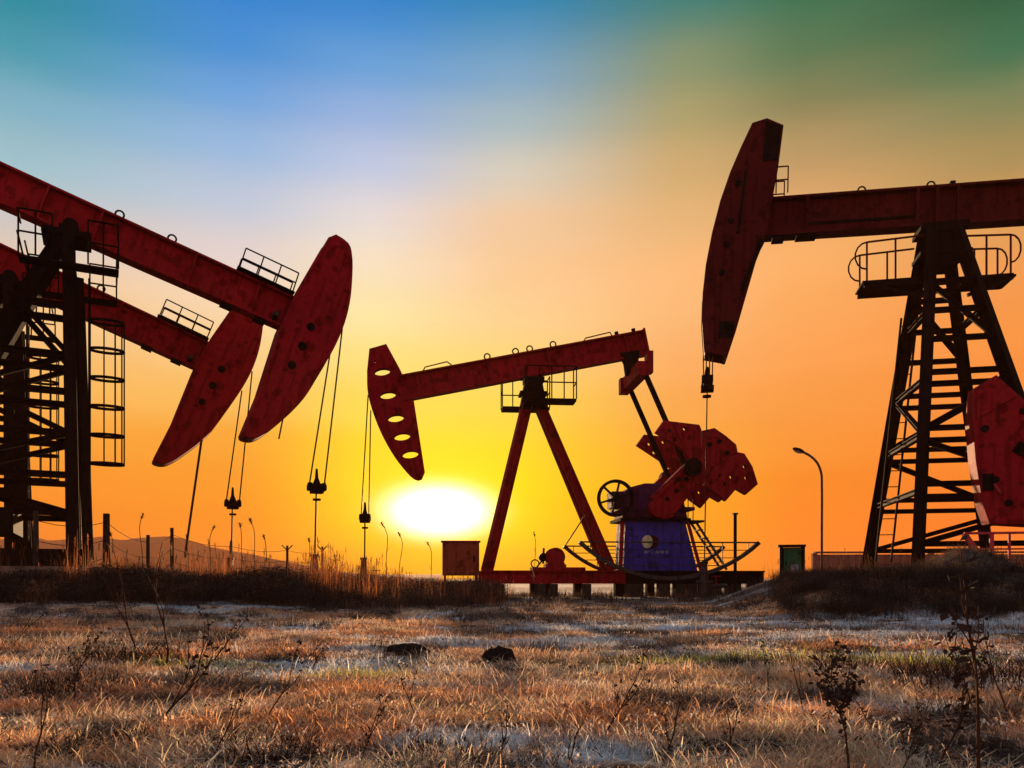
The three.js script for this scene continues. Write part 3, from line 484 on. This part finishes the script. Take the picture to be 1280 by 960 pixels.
  const gd = part('crank_guard', [bar(V(-0.18, 1.56, 2.35), V(0.22, 0.9, 2.35), 0.10, 0.10), bar(V(-0.18, 1.56, 2.35), V(6.0, 1.56, 2.35), 0.05, 0.05), bar(V(0.02, 1.22, 2.35), V(5.9, 1.22, 2.35), 0.035, 0.035), bar(V(0.22, 0.9, 2.35), V(5.6, 0.9, 2.35), 0.05, 0.05)], M.brightRed, o);
  gd.position.set(-0.3, -0.03, 1.05);
  for (let i = 0; i < 16; i++) part('guard_post', bar(V(0.35 + i * 0.34, 0.4, 2.35), V(0.35 + i * 0.34, 1.56, 2.35), i % 3 ? 0.045 : 0.08, 0.05), M.brightRed, gd);
}

// ------------------------------------------------------------------ things around the units
function wellhead(label, x, z) {
  const y = gh(x, z), o = thing('wellhead', label, 'wellhead', [x, y - 0.05, z], rad(20), 'wellheads under the pump heads');
  part('casing', [new THREE.CylinderGeometry(0.13, 0.13, 0.5, 14).translate(0, 0.25, 0), new THREE.CylinderGeometry(0.22, 0.22, 0.07, 14).translate(0, 0.52, 0)], M.steel, o);
  part('stuffing_box', [new THREE.CylinderGeometry(0.08, 0.11, 0.5, 12).translate(0, 0.80, 0), new THREE.CylinderGeometry(0.11, 0.11, 0.06, 12).translate(0, 1.02, 0)], M.steel, o);
  const v = part('flow_line', [rod(V(0, 0.4, 0), V(0.7, 0.4, 0), 0.06, 10), rod(V(0.7, 0.4, 0), V(0.7, 0, 0), 0.06, 10)], M.steel, o);
  part('hand_wheel', [new THREE.TorusGeometry(0.12, 0.014, 6, 18).rotateX(Math.PI / 2).translate(0.38, 0.66, 0), rod(V(0.38, 0.4, 0), V(0.38, 0.66, 0), 0.016, 6)], M.red, v);
}
{
  const local = (p, a, u) => [p[0] + Math.cos(rad(a)) * u, p[1] - Math.sin(rad(a)) * u];
  wellhead('wellhead below the hanging rod of the nearest left pump jack', ...local([-9.78, -17.82], 27, 5.38));
  wellhead('wellhead below the hanging rod of the half hidden left pump jack', ...local([-12.91, -20.72], 27, 5.36));
  wellhead('wellhead below the perforated head of the middle pump jack', ...local([0.647, -25], 5, -5.2));
  wellhead('wellhead below the raised head of the tall right pump jack', ...local([10.84, -20.39], -12, -5.8));
}
{ // switch box beside the front leg of the middle unit
  const o = thing('control_box', 'rust red control box on legs left of the middle pump jack', 'control box', [-1.58, 0, -24.7], rad(5));
  part('casing', box(1.12, 1.02, 0.6, 0, 1.17, 0), M.cabinet, o);
  const d = part('door', box(1.0, 0.9, 0.03, 0, 1.17, 0.317), M.cabinet, o);
  part('handle', box(0.05, 0.18, 0.04, 0.4, 1.17, 0.352), M.black, d);
  part('roof', box(1.2, 0.04, 0.7, 0, 1.70, 0), M.red, o);
  for (const x of [-0.48, 0.48]) for (const z of [-0.22, 0.22]) part('leg', box(0.07, 0.68, 0.07, x, 0.32, z), M.red, o);
}
{ // green cabinet right of the middle unit
  const o = thing('electric_cabinet', 'dark upright cabinet with green panel left of the street lamp', 'cabinet', [8.35, gh(8.35, -24) - 0.02, -24], rad(-16));
  part('frame', [box(0.09, 1.36, 0.5, -0.30, 0.86, 0), box(0.09, 1.36, 0.5, 0.32, 0.86, 0), box(0.78, 0.06, 0.6, 0, 1.57, 0), box(0.70, 0.06, 0.5, 0, 0.2, 0), box(0.6, 1.3, 0.04, 0, 0.88, -0.2)], M.black, o);
  const p = part('door', box(0.5, 0.98, 0.04, 0.03, 1.03, 0.1), M.green, o);
  part('notice', box(0.22, 0.3, 0.012, 0.08, 0.86, 0.13), M.pale, p);
  part('handle', box(0.03, 0.12, 0.03, -0.16, 1.05, 0.14), M.black, p);
  for (const x of [-0.3, 0.32]) part('leg', box(0.08, 0.3, 0.3, x, 0.06, 0), M.black, o);
}
{ // street lamp
  const o = thing('street_lamp', 'curved arm street lamp standing before the low wall on the right', 'street lamp', [13.5, 0, -35], 0);
  const c = new THREE.CatmullRomCurve3([V(0, 0, 0), V(0, 2.5, 0), V(0, 4.6, 0), V(-0.03, 5.2, 0), V(-0.22, 5.65, 0), V(-0.55, 5.95, 0), V(-0.85, 6.1, 0)]);
  part('pole', new THREE.TubeGeometry(c, 40, 0.055, 8), M.lampGrey, o);
  part('base', new THREE.CylinderGeometry(0.1, 0.14, 0.5, 10).translate(0, 0.25, 0), M.lampGrey, o);
  const h = part('lamp_head', new THREE.SphereGeometry(1, 18, 10).scale(0.27, 0.10, 0.12).rotateZ(-0.32).translate(-1.02, 6.17, 0), M.black, o);
  part('lamp_glass', new THREE.SphereGeometry(1, 14, 8).scale(0.19, 0.06, 0.09).rotateZ(-0.32).translate(-1.04, 6.10, 0), M.glass, h);
}
{ // low wall on the right
  const o = thing('perimeter_wall', 'long low red brown wall behind the right pump jack', 'wall', [23.4, 0, -36.2], rad(-3));
  for (let i = 0; i < 8; i++) { part('wall_panel', box(2.44, 1.75, 0.18, -8.3 + i * 2.6, 0.8, 0), M.wall, o); part('wall_pillar', box(0.2, 1.8, 0.26, -9.6 + i * 2.6, 0.83, 0), M.wall, o); }
  for (let i = 0; i < 8; i++) part('coping', box(2.58, 0.08, 0.3, -8.3 + i * 2.6, 1.77, 0), M.wall, o);
}
{ // steel post right of the middle unit
  const z = -24.2, x = (919 - 640) / 1004 * 24.2, o = thing('marker_post', 'thin steel post at the right end of the middle skid', 'post', [x, 0, z]);
  part('pole', rod(V(0, 0, 0), V(0, 2.5, 0), 0.05, 8), M.black, o); part('cap', box(0.14, 0.05, 0.14, 0, 2.52, 0), M.black, o);
}
// fence along the scrub on the left, running away to the right
{
  const row = [[45, 16.4, 1.75], [133, 18.9, 1.92], [185, 22.0, 1.6], [215, 24.6, 1.9], [289, 28.5, 1.75], [359, 33, 1.85], [403, 36.5, 2.0]];
  const names = ['below the left lattice tower', 'tallest, just right of the left tower foot', 'short, second right of the left tower foot', 'among the plumed reeds, third right of the left tower foot', 'behind the hanging rod of the rear left pump jack', 'with forked top, second last on the right', 'with forked top, last on the right'];
  const tops = [];
  row.forEach(([px, D, h], i) => {
    const x = (px - 640) / 1004 * D, y = gh(x, -D);
    const o = thing('fence_post', `weathered fence post ${names[i]}`, 'fence post', [x, y - 0.1, -D], rr(-0.3, 0.3), 'fence posts along the scrub');
    const w = 0.1 + (i === 1 ? 0.05 : 0);
    part('post', [new THREE.CylinderGeometry(w * 0.5, w * 0.62, h + 0.1, 7).translate(0, (h + 0.1) / 2, 0)], M.wood, o);
    if (i > 4) for (const s of [-1, 1]) part('arm', bar(V(0, h - 0.1, 0), V(s * 0.22, h + 0.12, 0), 0.04), M.wood, o);
    tops.push(V(x, y + h - 0.2, -D));
  });
  ['upper', 'middle', 'lower'].forEach((n, k) => {
    const g = []; for (let i = 0; i < tops.length - 1; i++) for (let s = 0; s < 4; s++) { const f = t => tops[i].clone().lerp(tops[i + 1], t).add(V(0, -k * 0.42 - 0.12 * Math.sin(Math.PI * t), 0)); g.push(rod(f(s / 4), f((s + 1) / 4), 0.008, 5)); }
    tag(part('fence_wire', g, M.black, scene), `${n} wire strand strung between the left fence posts`, 'wire', 'wires of the left fence');
  });
}

// ------------------------------------------------------------------ vegetation
const leafMat = (through = 0.6) => new THREE.MeshPhysicalMaterial({ color: 0xffffff, specularIntensity: 0.1, roughness: 1, transmission: through, thickness: 0, side: THREE.DoubleSide });
const stalkMat = new THREE.MeshPhysicalMaterial({ specularIntensity: 0.1, color: new THREE.Color().setRGB(0.05, 0.022, 0.014), roughness: 0.95, side: THREE.DoubleSide });
const leafDark = new THREE.MeshPhysicalMaterial({ specularIntensity: 0.1, color: new THREE.Color().setRGB(0.04, 0.022, 0.016), roughness: 0.9, side: THREE.DoubleSide });
const strawMat = new THREE.MeshPhysicalMaterial({ color: new THREE.Color().setRGB(0.42, 0.22, 0.09), roughness: 0.95, transmission: 0.3, thickness: 0, side: THREE.DoubleSide });
function blade(pos, x, z, yaw, h, lean, w, segs = 3, droop = 0.6) {   // one bent blade into a position list
  const dx = Math.cos(yaw), dz = Math.sin(yaw); let px = x, py = 0, pz = z, a = lean; const P = [];
  for (let i = 0; i <= segs; i++) { const ww = w * (1 - i / segs * 0.9); P.push([px - dz * ww, py, pz + dx * ww, px + dz * ww, py, pz - dx * ww]); const s = h / segs; px += dx * Math.sin(a) * s; pz += dz * Math.sin(a) * s; py = Math.max(0.004, py + Math.cos(a) * s); a += droop * 2 / segs; }
  for (let i = 0; i < segs; i++) { const A = P[i], B = P[i + 1]; pos.push(A[0], A[1], A[2], A[3], A[4], A[5], B[0], B[1], B[2], A[3], A[4], A[5], B[3], B[4], B[5], B[0], B[1], B[2]); }
}
function fromPos(pos) { const g = new THREE.BufferGeometry(); g.setAttribute('position', new THREE.Float32BufferAttribute(pos, 3)); g.computeVertexNormals(); return g; }
function tuft(n, r, h, lean, w, droop, segs = 3) { const pos = []; for (let i = 0; i < n; i++) { const a = rr(0, 6.283), q = r * Math.sqrt(rnd()); blade(pos, Math.cos(a) * q, Math.sin(a) * q, rr(0, 6.283), h * rr(0.45, 1.1), lean * rr(0.3, 1.2), w * rr(0.6, 1.2), segs, droop * rr(0.3, 1.2)); } return fromPos(pos); }
function scatter(name, label, geo, mat, list) {                    // list of [x, y, z, turn, scale, colour]
  const m = new THREE.InstancedMesh(geo, mat, list.length), M4 = new THREE.Matrix4(), q = new THREE.Quaternion(), c = new THREE.Color(), up = V(0, 1, 0);
  list.forEach((e, i) => { q.setFromAxisAngle(up, e[3]); M4.compose(V(e[0], e[1], e[2]), q, V(e[4], e[4] * (e[6] ?? 1), e[4])); m.setMatrixAt(i, M4); m.setColorAt(i, c.setRGB(...e[5])); });
  m.name = name; m.castShadow = m.receiveShadow = true; m.userData = { kind: 'stuff', label, category: 'grass' }; scene.add(m); return m;
}
{
  const lists = { straw: [], fine: [], frost: [], dark: [] };
  const put = (x, D, sc) => {
    const z = -D, clump = fbm(x * 4.5, z * 6.5, 3), q = fbm(x * 1.4 + 50, z * 2.2, 3); if (clump + 0.5 * (q - 0.5) < 0.45 && rnd() < 0.88) return;
    const c = cover(x, z), y = gh(x, z) - 0.012, j = rnd() < 0.18 ? rr(0.12, 0.4) : rr(0.7, 1.5), fl = clamp(1.25 - D * 0.05, 0.45, 1);
    let col = coverColor(x, z).map(v => Math.min(0.85, v * j * 1.25));
    const e = [x, y, z, rr(0, 6.283), sc * rr(0.7, 1.3), col, fl * rr(0.7, 1.3)];
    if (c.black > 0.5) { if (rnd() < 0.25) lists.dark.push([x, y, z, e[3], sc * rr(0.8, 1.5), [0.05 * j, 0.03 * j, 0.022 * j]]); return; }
    if (c.frost > 0.5 && rnd() < 0.75) { e[5] = mix3([0.64, 0.68, 0.7], [0.5, 0.44, 0.38], rnd() * 0.6).map(v => v * j); e[4] *= 0.75; lists.frost.push(e); return; }
    if (c.dark > 0.55) { if (rnd() < 0.6) lists.dark.push([x, y, z, e[3], sc * rr(0.7, 1.2), rnd() < 0.3 ? [0.16 * j, 0.12 * j, 0.1 * j] : [0.07 * j, 0.045 * j, 0.035 * j]]); return; }
    (rnd() < 0.6 ? lists.straw : lists.fine).push(e);
  };
  const zone = (d0, d1, n, sc) => { for (let i = 0; i < n; i++) { const D = Math.sqrt(rr(d0 * d0, d1 * d1)); put(rr(-0.78, 0.78) * D + rr(-1, 1), D, sc); } };
  zone(1.6, 4.5, 26000, 0.9); zone(4.5, 9, 30000, 1.2); zone(9, 15, 18000, 1.7); zone(15, 30, 12000, 2.4);
  { // broken stalks and curled leaves lying about
    const stick = [], q = []; blade(stick, -0.5, 0, 0, 1, 1.45, 0.022, 3, 0.15); blade(stick, 0.1, 0, 0.7, 0.45, 1.2, 0.016, 2, 0.2);
    for (let i = 0; i < 7; i++) { const a = rr(0, 6.283), d = rr(0, 0.05); blade(q, Math.cos(a) * d, Math.sin(a) * d, rr(0, 6.283), rr(0.02, 0.05), rr(0.4, 1.2), 0.0045, 3, 1.2); }
    const L = [], Q = [];
    for (let i = 0; i < 24000; i++) {
      const D = Math.sqrt(rr(1.6 * 1.6, 15 * 15)) * (rnd() < 0.35 ? 0.45 : 1), x = rr(-0.78, 0.78) * D + rr(-1, 1); if (D < 1.5 || cover(x, -D).black > 0.4) continue;
      const y = gh(x, -D) + rr(0, 0.03), t = rnd(), j = rr(0.6, 1.3), col = t < 0.4 ? [0.05 * j, 0.024 * j, 0.016 * j] : t < 0.8 ? [0.7 * j, 0.46 * j, 0.3 * j] : [0.66 * j, 0.58 * j, 0.52 * j];
      if (rnd() < 0.68) L.push([x, y, -D, rr(0, 6.283), rr(0.05, 0.16) * (1 + D * 0.05), col]); else Q.push([x, y, -D, rr(0, 6.283), rr(0.4, 0.95) * (1 + D * 0.07), col]);
    }
    scatter('fallen_stalks', 'broken dead stalks lying across the field', fromPos(stick), leafMat(), L).userData.category = 'litter';
    scatter('curled_leaves', 'curled dead leaves scattered over the field', fromPos(q), leafMat(), Q).userData.category = 'litter';
  }
  scatter('straw_grass', 'bleached straw grass lying matted over the field', tuft(20, 0.09, 0.12, 1.45, 0.0020, 0.7), leafMat(), lists.straw);
  scatter('fine_dry_grass', 'short fuzzy dry grass between the straw', tuft(22, 0.08, 0.07, 1.2, 0.0020, 0.6, 2), leafMat(), lists.fine);
  scatter('frosted_grass', 'frosted pale grass in the bluish patches', tuft(20, 0.08, 0.075, 1.0, 0.0026, 0.6, 2), leafMat(), lists.frost);
  scatter('dark_grass', 'dark withered grass in the bare patches', tuft(16, 0.07, 0.11, 0.6, 0.0026, 0.6), leafMat(), lists.dark);
}
// tangled scrub: a clump of many thin bent stalks with small leaves
function scrubGeo(n, r, h, leaves) {
  const pos = [];
  for (let i = 0; i < n; i++) { const a = rr(0, 6.283), q = r * Math.sqrt(rnd()); blade(pos, Math.cos(a) * q, Math.sin(a) * q, rr(0, 6.283), h * rr(0.4, 1.1), rr(0, 0.5), 0.006 * rr(0.6, 1.3), 3, rr(0, 0.5)); }
  for (let i = 0; i < leaves; i++) { const a = rr(0, 6.283), q = r * 1.15 * Math.sqrt(rnd()), y = h * rr(0.05, 0.8), x = Math.cos(a) * q, z = Math.sin(a) * q, s = rr(0.015, 0.045), b = rr(0, 6.283), u = V(Math.cos(b), rr(-0.6, 0.6), Math.sin(b)).multiplyScalar(s), v = V(-Math.sin(b), rr(-0.6, 0.8), Math.cos(b)).multiplyScalar(s * 0.6);
    pos.push(x - u.x, y - u.y, z - u.z, x + v.x, y + v.y, z + v.z, x + u.x, y + u.y, z + u.z); }
  return fromPos(pos);
}
{
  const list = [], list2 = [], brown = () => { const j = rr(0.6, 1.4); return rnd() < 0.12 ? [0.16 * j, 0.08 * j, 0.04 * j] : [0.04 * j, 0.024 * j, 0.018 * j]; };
  // left band
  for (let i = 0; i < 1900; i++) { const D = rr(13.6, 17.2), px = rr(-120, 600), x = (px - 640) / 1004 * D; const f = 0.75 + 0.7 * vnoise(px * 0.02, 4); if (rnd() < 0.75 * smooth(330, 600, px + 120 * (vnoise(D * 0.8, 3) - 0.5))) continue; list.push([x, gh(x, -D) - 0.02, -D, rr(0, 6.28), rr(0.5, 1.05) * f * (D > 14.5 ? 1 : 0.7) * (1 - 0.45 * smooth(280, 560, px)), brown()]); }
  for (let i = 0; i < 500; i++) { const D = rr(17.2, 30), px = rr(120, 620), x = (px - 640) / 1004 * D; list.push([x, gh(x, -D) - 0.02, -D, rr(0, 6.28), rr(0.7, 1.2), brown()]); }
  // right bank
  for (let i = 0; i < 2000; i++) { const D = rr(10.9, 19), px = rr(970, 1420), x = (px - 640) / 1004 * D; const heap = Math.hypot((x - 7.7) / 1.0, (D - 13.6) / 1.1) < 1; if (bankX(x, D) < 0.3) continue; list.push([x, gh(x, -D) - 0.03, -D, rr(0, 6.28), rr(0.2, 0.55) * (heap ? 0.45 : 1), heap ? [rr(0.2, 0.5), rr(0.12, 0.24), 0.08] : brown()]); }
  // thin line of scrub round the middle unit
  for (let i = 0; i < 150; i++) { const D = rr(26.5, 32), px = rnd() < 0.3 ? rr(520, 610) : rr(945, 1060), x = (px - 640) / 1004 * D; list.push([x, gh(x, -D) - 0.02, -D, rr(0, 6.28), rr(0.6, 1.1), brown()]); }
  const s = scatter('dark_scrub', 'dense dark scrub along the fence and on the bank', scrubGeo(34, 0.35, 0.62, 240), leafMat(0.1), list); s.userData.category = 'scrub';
  // reeds: stem, two leaves and a plume
  const pos = [], stem = (x, z, h) => { blade(pos, x, z, rr(0, 6.28), h, rr(0, 0.1), 0.006, 4, 0.12); blade(pos, x, z, rr(0, 6.28), h * 0.7, 0.12, 0.009, 4, 0.5); blade(pos, x, z, rr(0, 6.28), h * 0.55, 0.2, 0.008, 4, 0.6); };
  for (let k = 0; k < 1; k++) { const x = rr(-0.25, 0.25), z = rr(-0.25, 0.25), h = rr(0.85, 1.15); blade(pos, x, z, 0, h, 0, 0.005, 4, 0); for (let i = 0; i < 9; i++) { const q = []; blade(q, x, z, rr(0, 6.28), rr(0.04, 0.1), rr(0.2, 1.1), 0.008, 2, 0.8); for (let t = 0; t < q.length; t += 3) q[t + 1] += h - 0.12 + i * 0.014; pos.push(...q); } }
  for (let i = 0; i < 5; i++) stem(rr(-0.2, 0.2), rr(-0.2, 0.2), rr(0.7, 1.05));
  for (let i = 0; i < 2000; i++) { const D = rr(14.6, 26), px = rr(-60, 640), x = (px - 640) / 1004 * D; if (rnd() > 0.25 + 1.2 * vnoise(px * 0.035, D * 0.3) - 0.5 * smooth(420, 640, px)) continue; const j = rr(0.6, 1.3); list2.push([x, gh(x, -D) - 0.02, -D, rr(0, 6.28), rr(0.5, 1.25) * (0.6 + 0.5 * vnoise(px * 0.05, 8)) * (1 - 0.25 * smooth(380, 600, px)), rnd() < 0.6 ? [0.34 * j, 0.12 * j, 0.045 * j] : [0.04 * j, 0.02 * j, 0.013 * j]]); }
  for (let i = 0; i < 240; i++) { const D = rr(15, 30), px = rr(960, 1300), x = (px - 640) / 1004 * D; const j = rr(0.6, 1.3); if (D < 20 && bankX(x, D) < 0.3) continue; list2.push([x, gh(x, -D) - 0.02, -D, rr(0, 6.28), rr(0.4, 0.7), [0.12 * j, 0.06 * j, 0.03 * j]]); }
  const r = scatter('reed_bed', 'thin backlit reeds rising from the dark scrub', fromPos(pos), leafMat(), list2); r.userData.category = 'reeds';
}
// tall reeds that stand out one by one against the sky
{
  const g = 'tall plumed reeds along the fence';
  const spots = [[178, 16.5, 640, 'tallest reed with a dark plume right of the left tower'], [140, 17, 664, 'small plumed reed beside the tallest fence post'], [213, 17, 660, 'plumed reed beside the third fence post right of the left tower'], [236, 18, 668, 'reed with a bent plume left of the slack rope'], [262, 18, 656, 'thin reed beside the foot of the slack rope'], [303, 17, 652, 'reed cluster stem just right of the rear hanging rod'], [318, 17, 648, 'reed with a loose plume between the two hanging rods'], [332, 17.5, 668, 'short reed with a dark tip between the two hanging rods'], [386, 18, 672, 'reed just left of the front hanging rod'], [484, 19, 652, 'reed left of the bright sun'], [500, 19, 664, 'reed under the left rim of the bright sun'], [538, 20, 676, 'reed below the middle of the bright sun'], [668, 22, 664, 'reed seen through the middle A-frame']];
  for (const [px, D, top, label] of spots) {
    const x = (px - 640) / 1004 * D, y = gh(x, -D), h = EYE + (724 - top) / 1004 * D - y;
    const o = thing('tall_reed', label, 'reed', [x, y - 0.02, -D], rr(0, 6.28), g);
    const c = new THREE.CatmullRomCurve3([V(0, 0, 0), V(rr(-0.03, 0.03), h * 0.5, rr(-0.03, 0.03)), V(rr(-0.08, 0.08), h * 0.86, 0), V(rr(-0.2, 0.2), h, rr(-0.06, 0.06))]);
    part('stem', new THREE.TubeGeometry(c, 12, 0.008, 4), stalkMat, o);
    const pl = []; for (let i = 0; i < 26; i++) { const p = c.getPoint(rr(0.84, 1)); const q = []; blade(q, 0, 0, rr(0, 6.28), rr(0.05, 0.14), rr(0.3, 1.2), 0.010, 2, 0.8); pl.push(fromPos(q).translate(p.x, p.y - 0.02, p.z)); }
    tag(part('plume', pl, stalkMat, o), null, null, null, 'stuff');
    const lf = []; for (let i = 0; i < 3; i++) { const p = c.getPoint(rr(0.1, 0.5)), q = []; blade(q, 0, 0, rr(0, 6.28), rr(0.3, 0.55), 0.35, 0.012, 4, 0.8); lf.push(fromPos(q).translate(p.x, p.y, p.z)); }
    tag(part('leaf', lf, strawMat, o), null, null, null, 'stuff');
  }
}
// dead weeds of the foreground
function twigs(h, wide, forks, lean, leafy, tipSize) {
  const st = [], lf = [];
  const grow = (p, d, len, r, depth) => {
    let a = p, dir = d.clone();
    const n = 3; for (let i = 0; i < n; i++) {
      dir.add(V(rr(-0.22, 0.22), rr(-0.05, 0.16), rr(-0.22, 0.22))).normalize(); const b = a.clone().addScaledVector(dir, len / n);
      const g = new THREE.CylinderGeometry(r * (1 - (i + 1) / n * 0.4), r * (1 - i / n * 0.4), a.distanceTo(b), 4, 1, true).rotateZ(-Math.PI / 2); st.push(along(g, a, b));
      if (depth > 0 && (i > 0 || rnd() < 0.5)) for (let k = 0; k < forks; k++) { const e = dir.clone().add(V(rr(-1, 1) * wide, rr(-0.1, 0.5), rr(-1, 1) * wide)).normalize(); grow(b, e, len * rr(0.45, 0.7), r * 0.6, depth - 1); }
      if (leafy && (depth < 2)) for (let k = 0; k < leafy; k++) { const q = b.clone().add(V(rr(-1, 1), rr(-1, 1), rr(-1, 1)).multiplyScalar(tipSize * 1.6)), u = V(rr(-1, 1), rr(-1, 1), rr(-1, 1)).normalize().multiplyScalar(tipSize * rr(0.5, 1.1)), v = V(rr(-1, 1), rr(-1, 1), rr(-1, 1)).normalize().multiplyScalar(tipSize * 0.6); lf.push(fromPos([q.x - u.x, q.y - u.y, q.z - u.z, q.x + v.x, q.y + v.y, q.z + v.z, q.x + u.x, q.y + u.y, q.z + u.z, q.x - u.x, q.y - u.y, q.z - u.z, q.x + u.x, q.y + u.y, q.z + u.z, q.x - v.x, q.y - v.y, q.z - v.z])); }
      a = b;
    }
  };
  grow(V(0, -0.02, 0), V(lean, 1, rr(-0.15, 0.15)).normalize(), h, Math.max(0.0032, h * 0.018), 2);
  return [st, lf];
}
{
  const g = 'dead weeds in the foreground';
  // pixel column, base row, height in rows, lean, width, forks, leaves per node
  const W = [
    [752, 928, 80, 0.5, 0.5, 1, 1, 'bare forked dead weed in the near centre, leaning right'],
    [706, 958, 55, 0.6, 0.6, 1, 0, 'low bare sprig at the lower edge left of the centre weed'],
    [832, 948, 70, 0.2, 0.5, 1, 1, 'thin dead sprig standing right of the bare forked weed'],
    [1062, 966, 105, 0.1, 0.9, 2, 4, 'bushy leafy dead weed at the lower right'],
    [1168, 956, 120, 0.35, 0.6, 1, 3, 'tall twig with curled leaves right of the bushy weed'],
    [1222, 968, 170, 0.1, 0.5, 1, 2, 'tallest dark twig near the lower right corner'],
    [1118, 925, 45, -1.6, 0.4, 1, 1, 'long twig lying low right of the bushy weed'],
    [960, 866, 42, 0, 0.5, 1, 2, 'small upright weed on the pale patch right of centre'],
    [208, 838, 92, 0.08, 0.2, 1, 0, 'tall thin stalks above the dark tussock on the left'],
    [172, 832, 84, -0.03, 0.15, 1, 0, 'single straight stalk left of the dark tussock'],
    [196, 908, 105, 1.0, 0.35, 1, 1, 'long dead stalk leaning right in the left foreground'],
    [8, 815, 52, 1.4, 0.3, 1, 1, 'leaning dead stalk at the left edge'],
    [258, 950, 70, 0.7, 0.6, 1, 1, 'dead sprig at the lower left, leaning right'],
    [448, 955, 60, 0.4, 0.7, 1, 1, 'low spreading sprig at the lower edge left of centre'],
    [622, 950, 48, 0.2, 0.5, 1, 1, 'short dead sprig at the lower edge in the middle'],
    [388, 842, 32, 0.3, 0.8, 1, 2, 'dark low weed left of the flat dark clod'],
    [1004, 905, 50, -0.3, 0.4, 1, 0, 'thin bare twig left of the bushy weed'],
    [905, 952, 58, 0.5, 0.6, 1, 1, 'bare sprig at the lower edge right of the centre'],
    [1262, 905, 90, -0.15, 0.6, 1, 2, 'leafy dark twig at the right edge'],
    [1120, 965, 62, 0.6, 0.6, 2, 2, 'low twiggy weed between the bushy weed and the tall twig'],
    [42, 965, 95, 0.15, 0.4, 1, 1, 'upright dead sprig at the lower left corner'],
    [330, 905, 70, 0.5, 0.5, 1, 1, 'dark sprig in the orange grass on the left'],
    [520, 900, 46, -0.3, 0.6, 1, 1, 'small dead sprig in the orange grass left of the centre weed'],
    [90, 880, 60, 0.3, 0.6, 2, 1, 'twiggy weed growing from the broad dark tussock'],
    [262, 838, 58, 0.7, 0.4, 1, 1, 'leaning weed just right of the thin stalks'],
  ];
  for (const [px, py, hp, lean, wide, forks, leafy, label] of W) {
    const D = EYE * 1004 / (py - 724), x = (px - 640) / 1004 * D, o = thing('dead_weed', label, 'weed', [x, gh(x, -D), -D], 0, g);
    const h = hp / 1004 * D * 0.9, [st, lf] = twigs(h, wide, forks, lean, leafy, h * 0.06);
    part('stem', st, stalkMat, o); if (lf.length) tag(part('leaf', lf, leafDark, o), null, null, null, 'stuff');
  }
  // dark tussocks
  const T = [[170, 832, 0.17, 0.30, 'dark tussock on the left under the thin stalks'], [85, 868, 0.11, 0.24, 'broad dark tussock near the left edge'], [1222, 862, 0.22, 0.42, 'largest dark tussock at the right edge'], [1176, 852, 0.14, 0.22, 'dark tussock just left of the largest one'], [372, 830, 0.09, 0.2, 'low dark tussock left of the flat dark clod'], [130, 935, 0.07, 0.16, 'dark tussock low at the lower left'], [330, 945, 0.07, 0.18, 'dark tussock at the lower edge left of centre'], [540, 952, 0.06, 0.18, 'dark tussock at the lower edge near the middle'], [1060, 838, 0.10, 0.3, 'dark tussock on the bluish ground right of centre'], [880, 800, 0.10, 0.4, 'flat dark tussock in the mid field']];
  for (const [px, py, h, r, label] of T) {
    const D = EYE * 1004 / (py - 724), x = (px - 640) / 1004 * D, o = thing('grass_tussock', label, 'tussock', [x, gh(x, -D) - 0.02, -D], 0, 'dark tussocks in the field');
    tag(part('stalk', tuft(260, r, h * 1.6, 0.6, 0.003, 0.5), stalkMat, o), null, null, null, 'stuff'); tag(part('leaf', tuft(120, r * 0.9, h * 1.2, 0.8, 0.004, 0.6), leafDark, o), null, null, null, 'stuff');
  }
  // clods of earth
  for (const [px, py, w, h, label] of [[623, 834, 0.11, 0.10, 'round dark clod of earth in the middle of the field'], [506, 820, 0.17, 0.07, 'flat dark clod of earth left of the round one']]) {
    const D = EYE * 1004 / (py - 724), x = (px - 640) / 1004 * D, s = new THREE.IcosahedronGeometry(1, 4), p = s.attributes.position;
    for (let i = 0; i < p.count; i++) { const X = p.getX(i), Y = p.getY(i), Z = p.getZ(i), k = 0.78 + 0.45 * fbm(X * 2 + 9 + px, Y * 2 + Z * 2.3, 3); p.setXYZ(i, X * w * k, Y * h * k, Z * w * 0.8 * k); }
    s.computeVertexNormals();
    const m = part('earth_clod', s, new THREE.MeshPhysicalMaterial({ color: new THREE.Color().setRGB(0.016, 0.009, 0.008), roughness: 1, specularIntensity: 0.05, bumpMap: paintBump, bumpScale: 0.01 }), scene);
    m.position.set(x, gh(x, -D) + h * 0.25, -D); tag(m, label, 'clod', 'clods of earth');
  }
}
renderer.render(scene, camera);
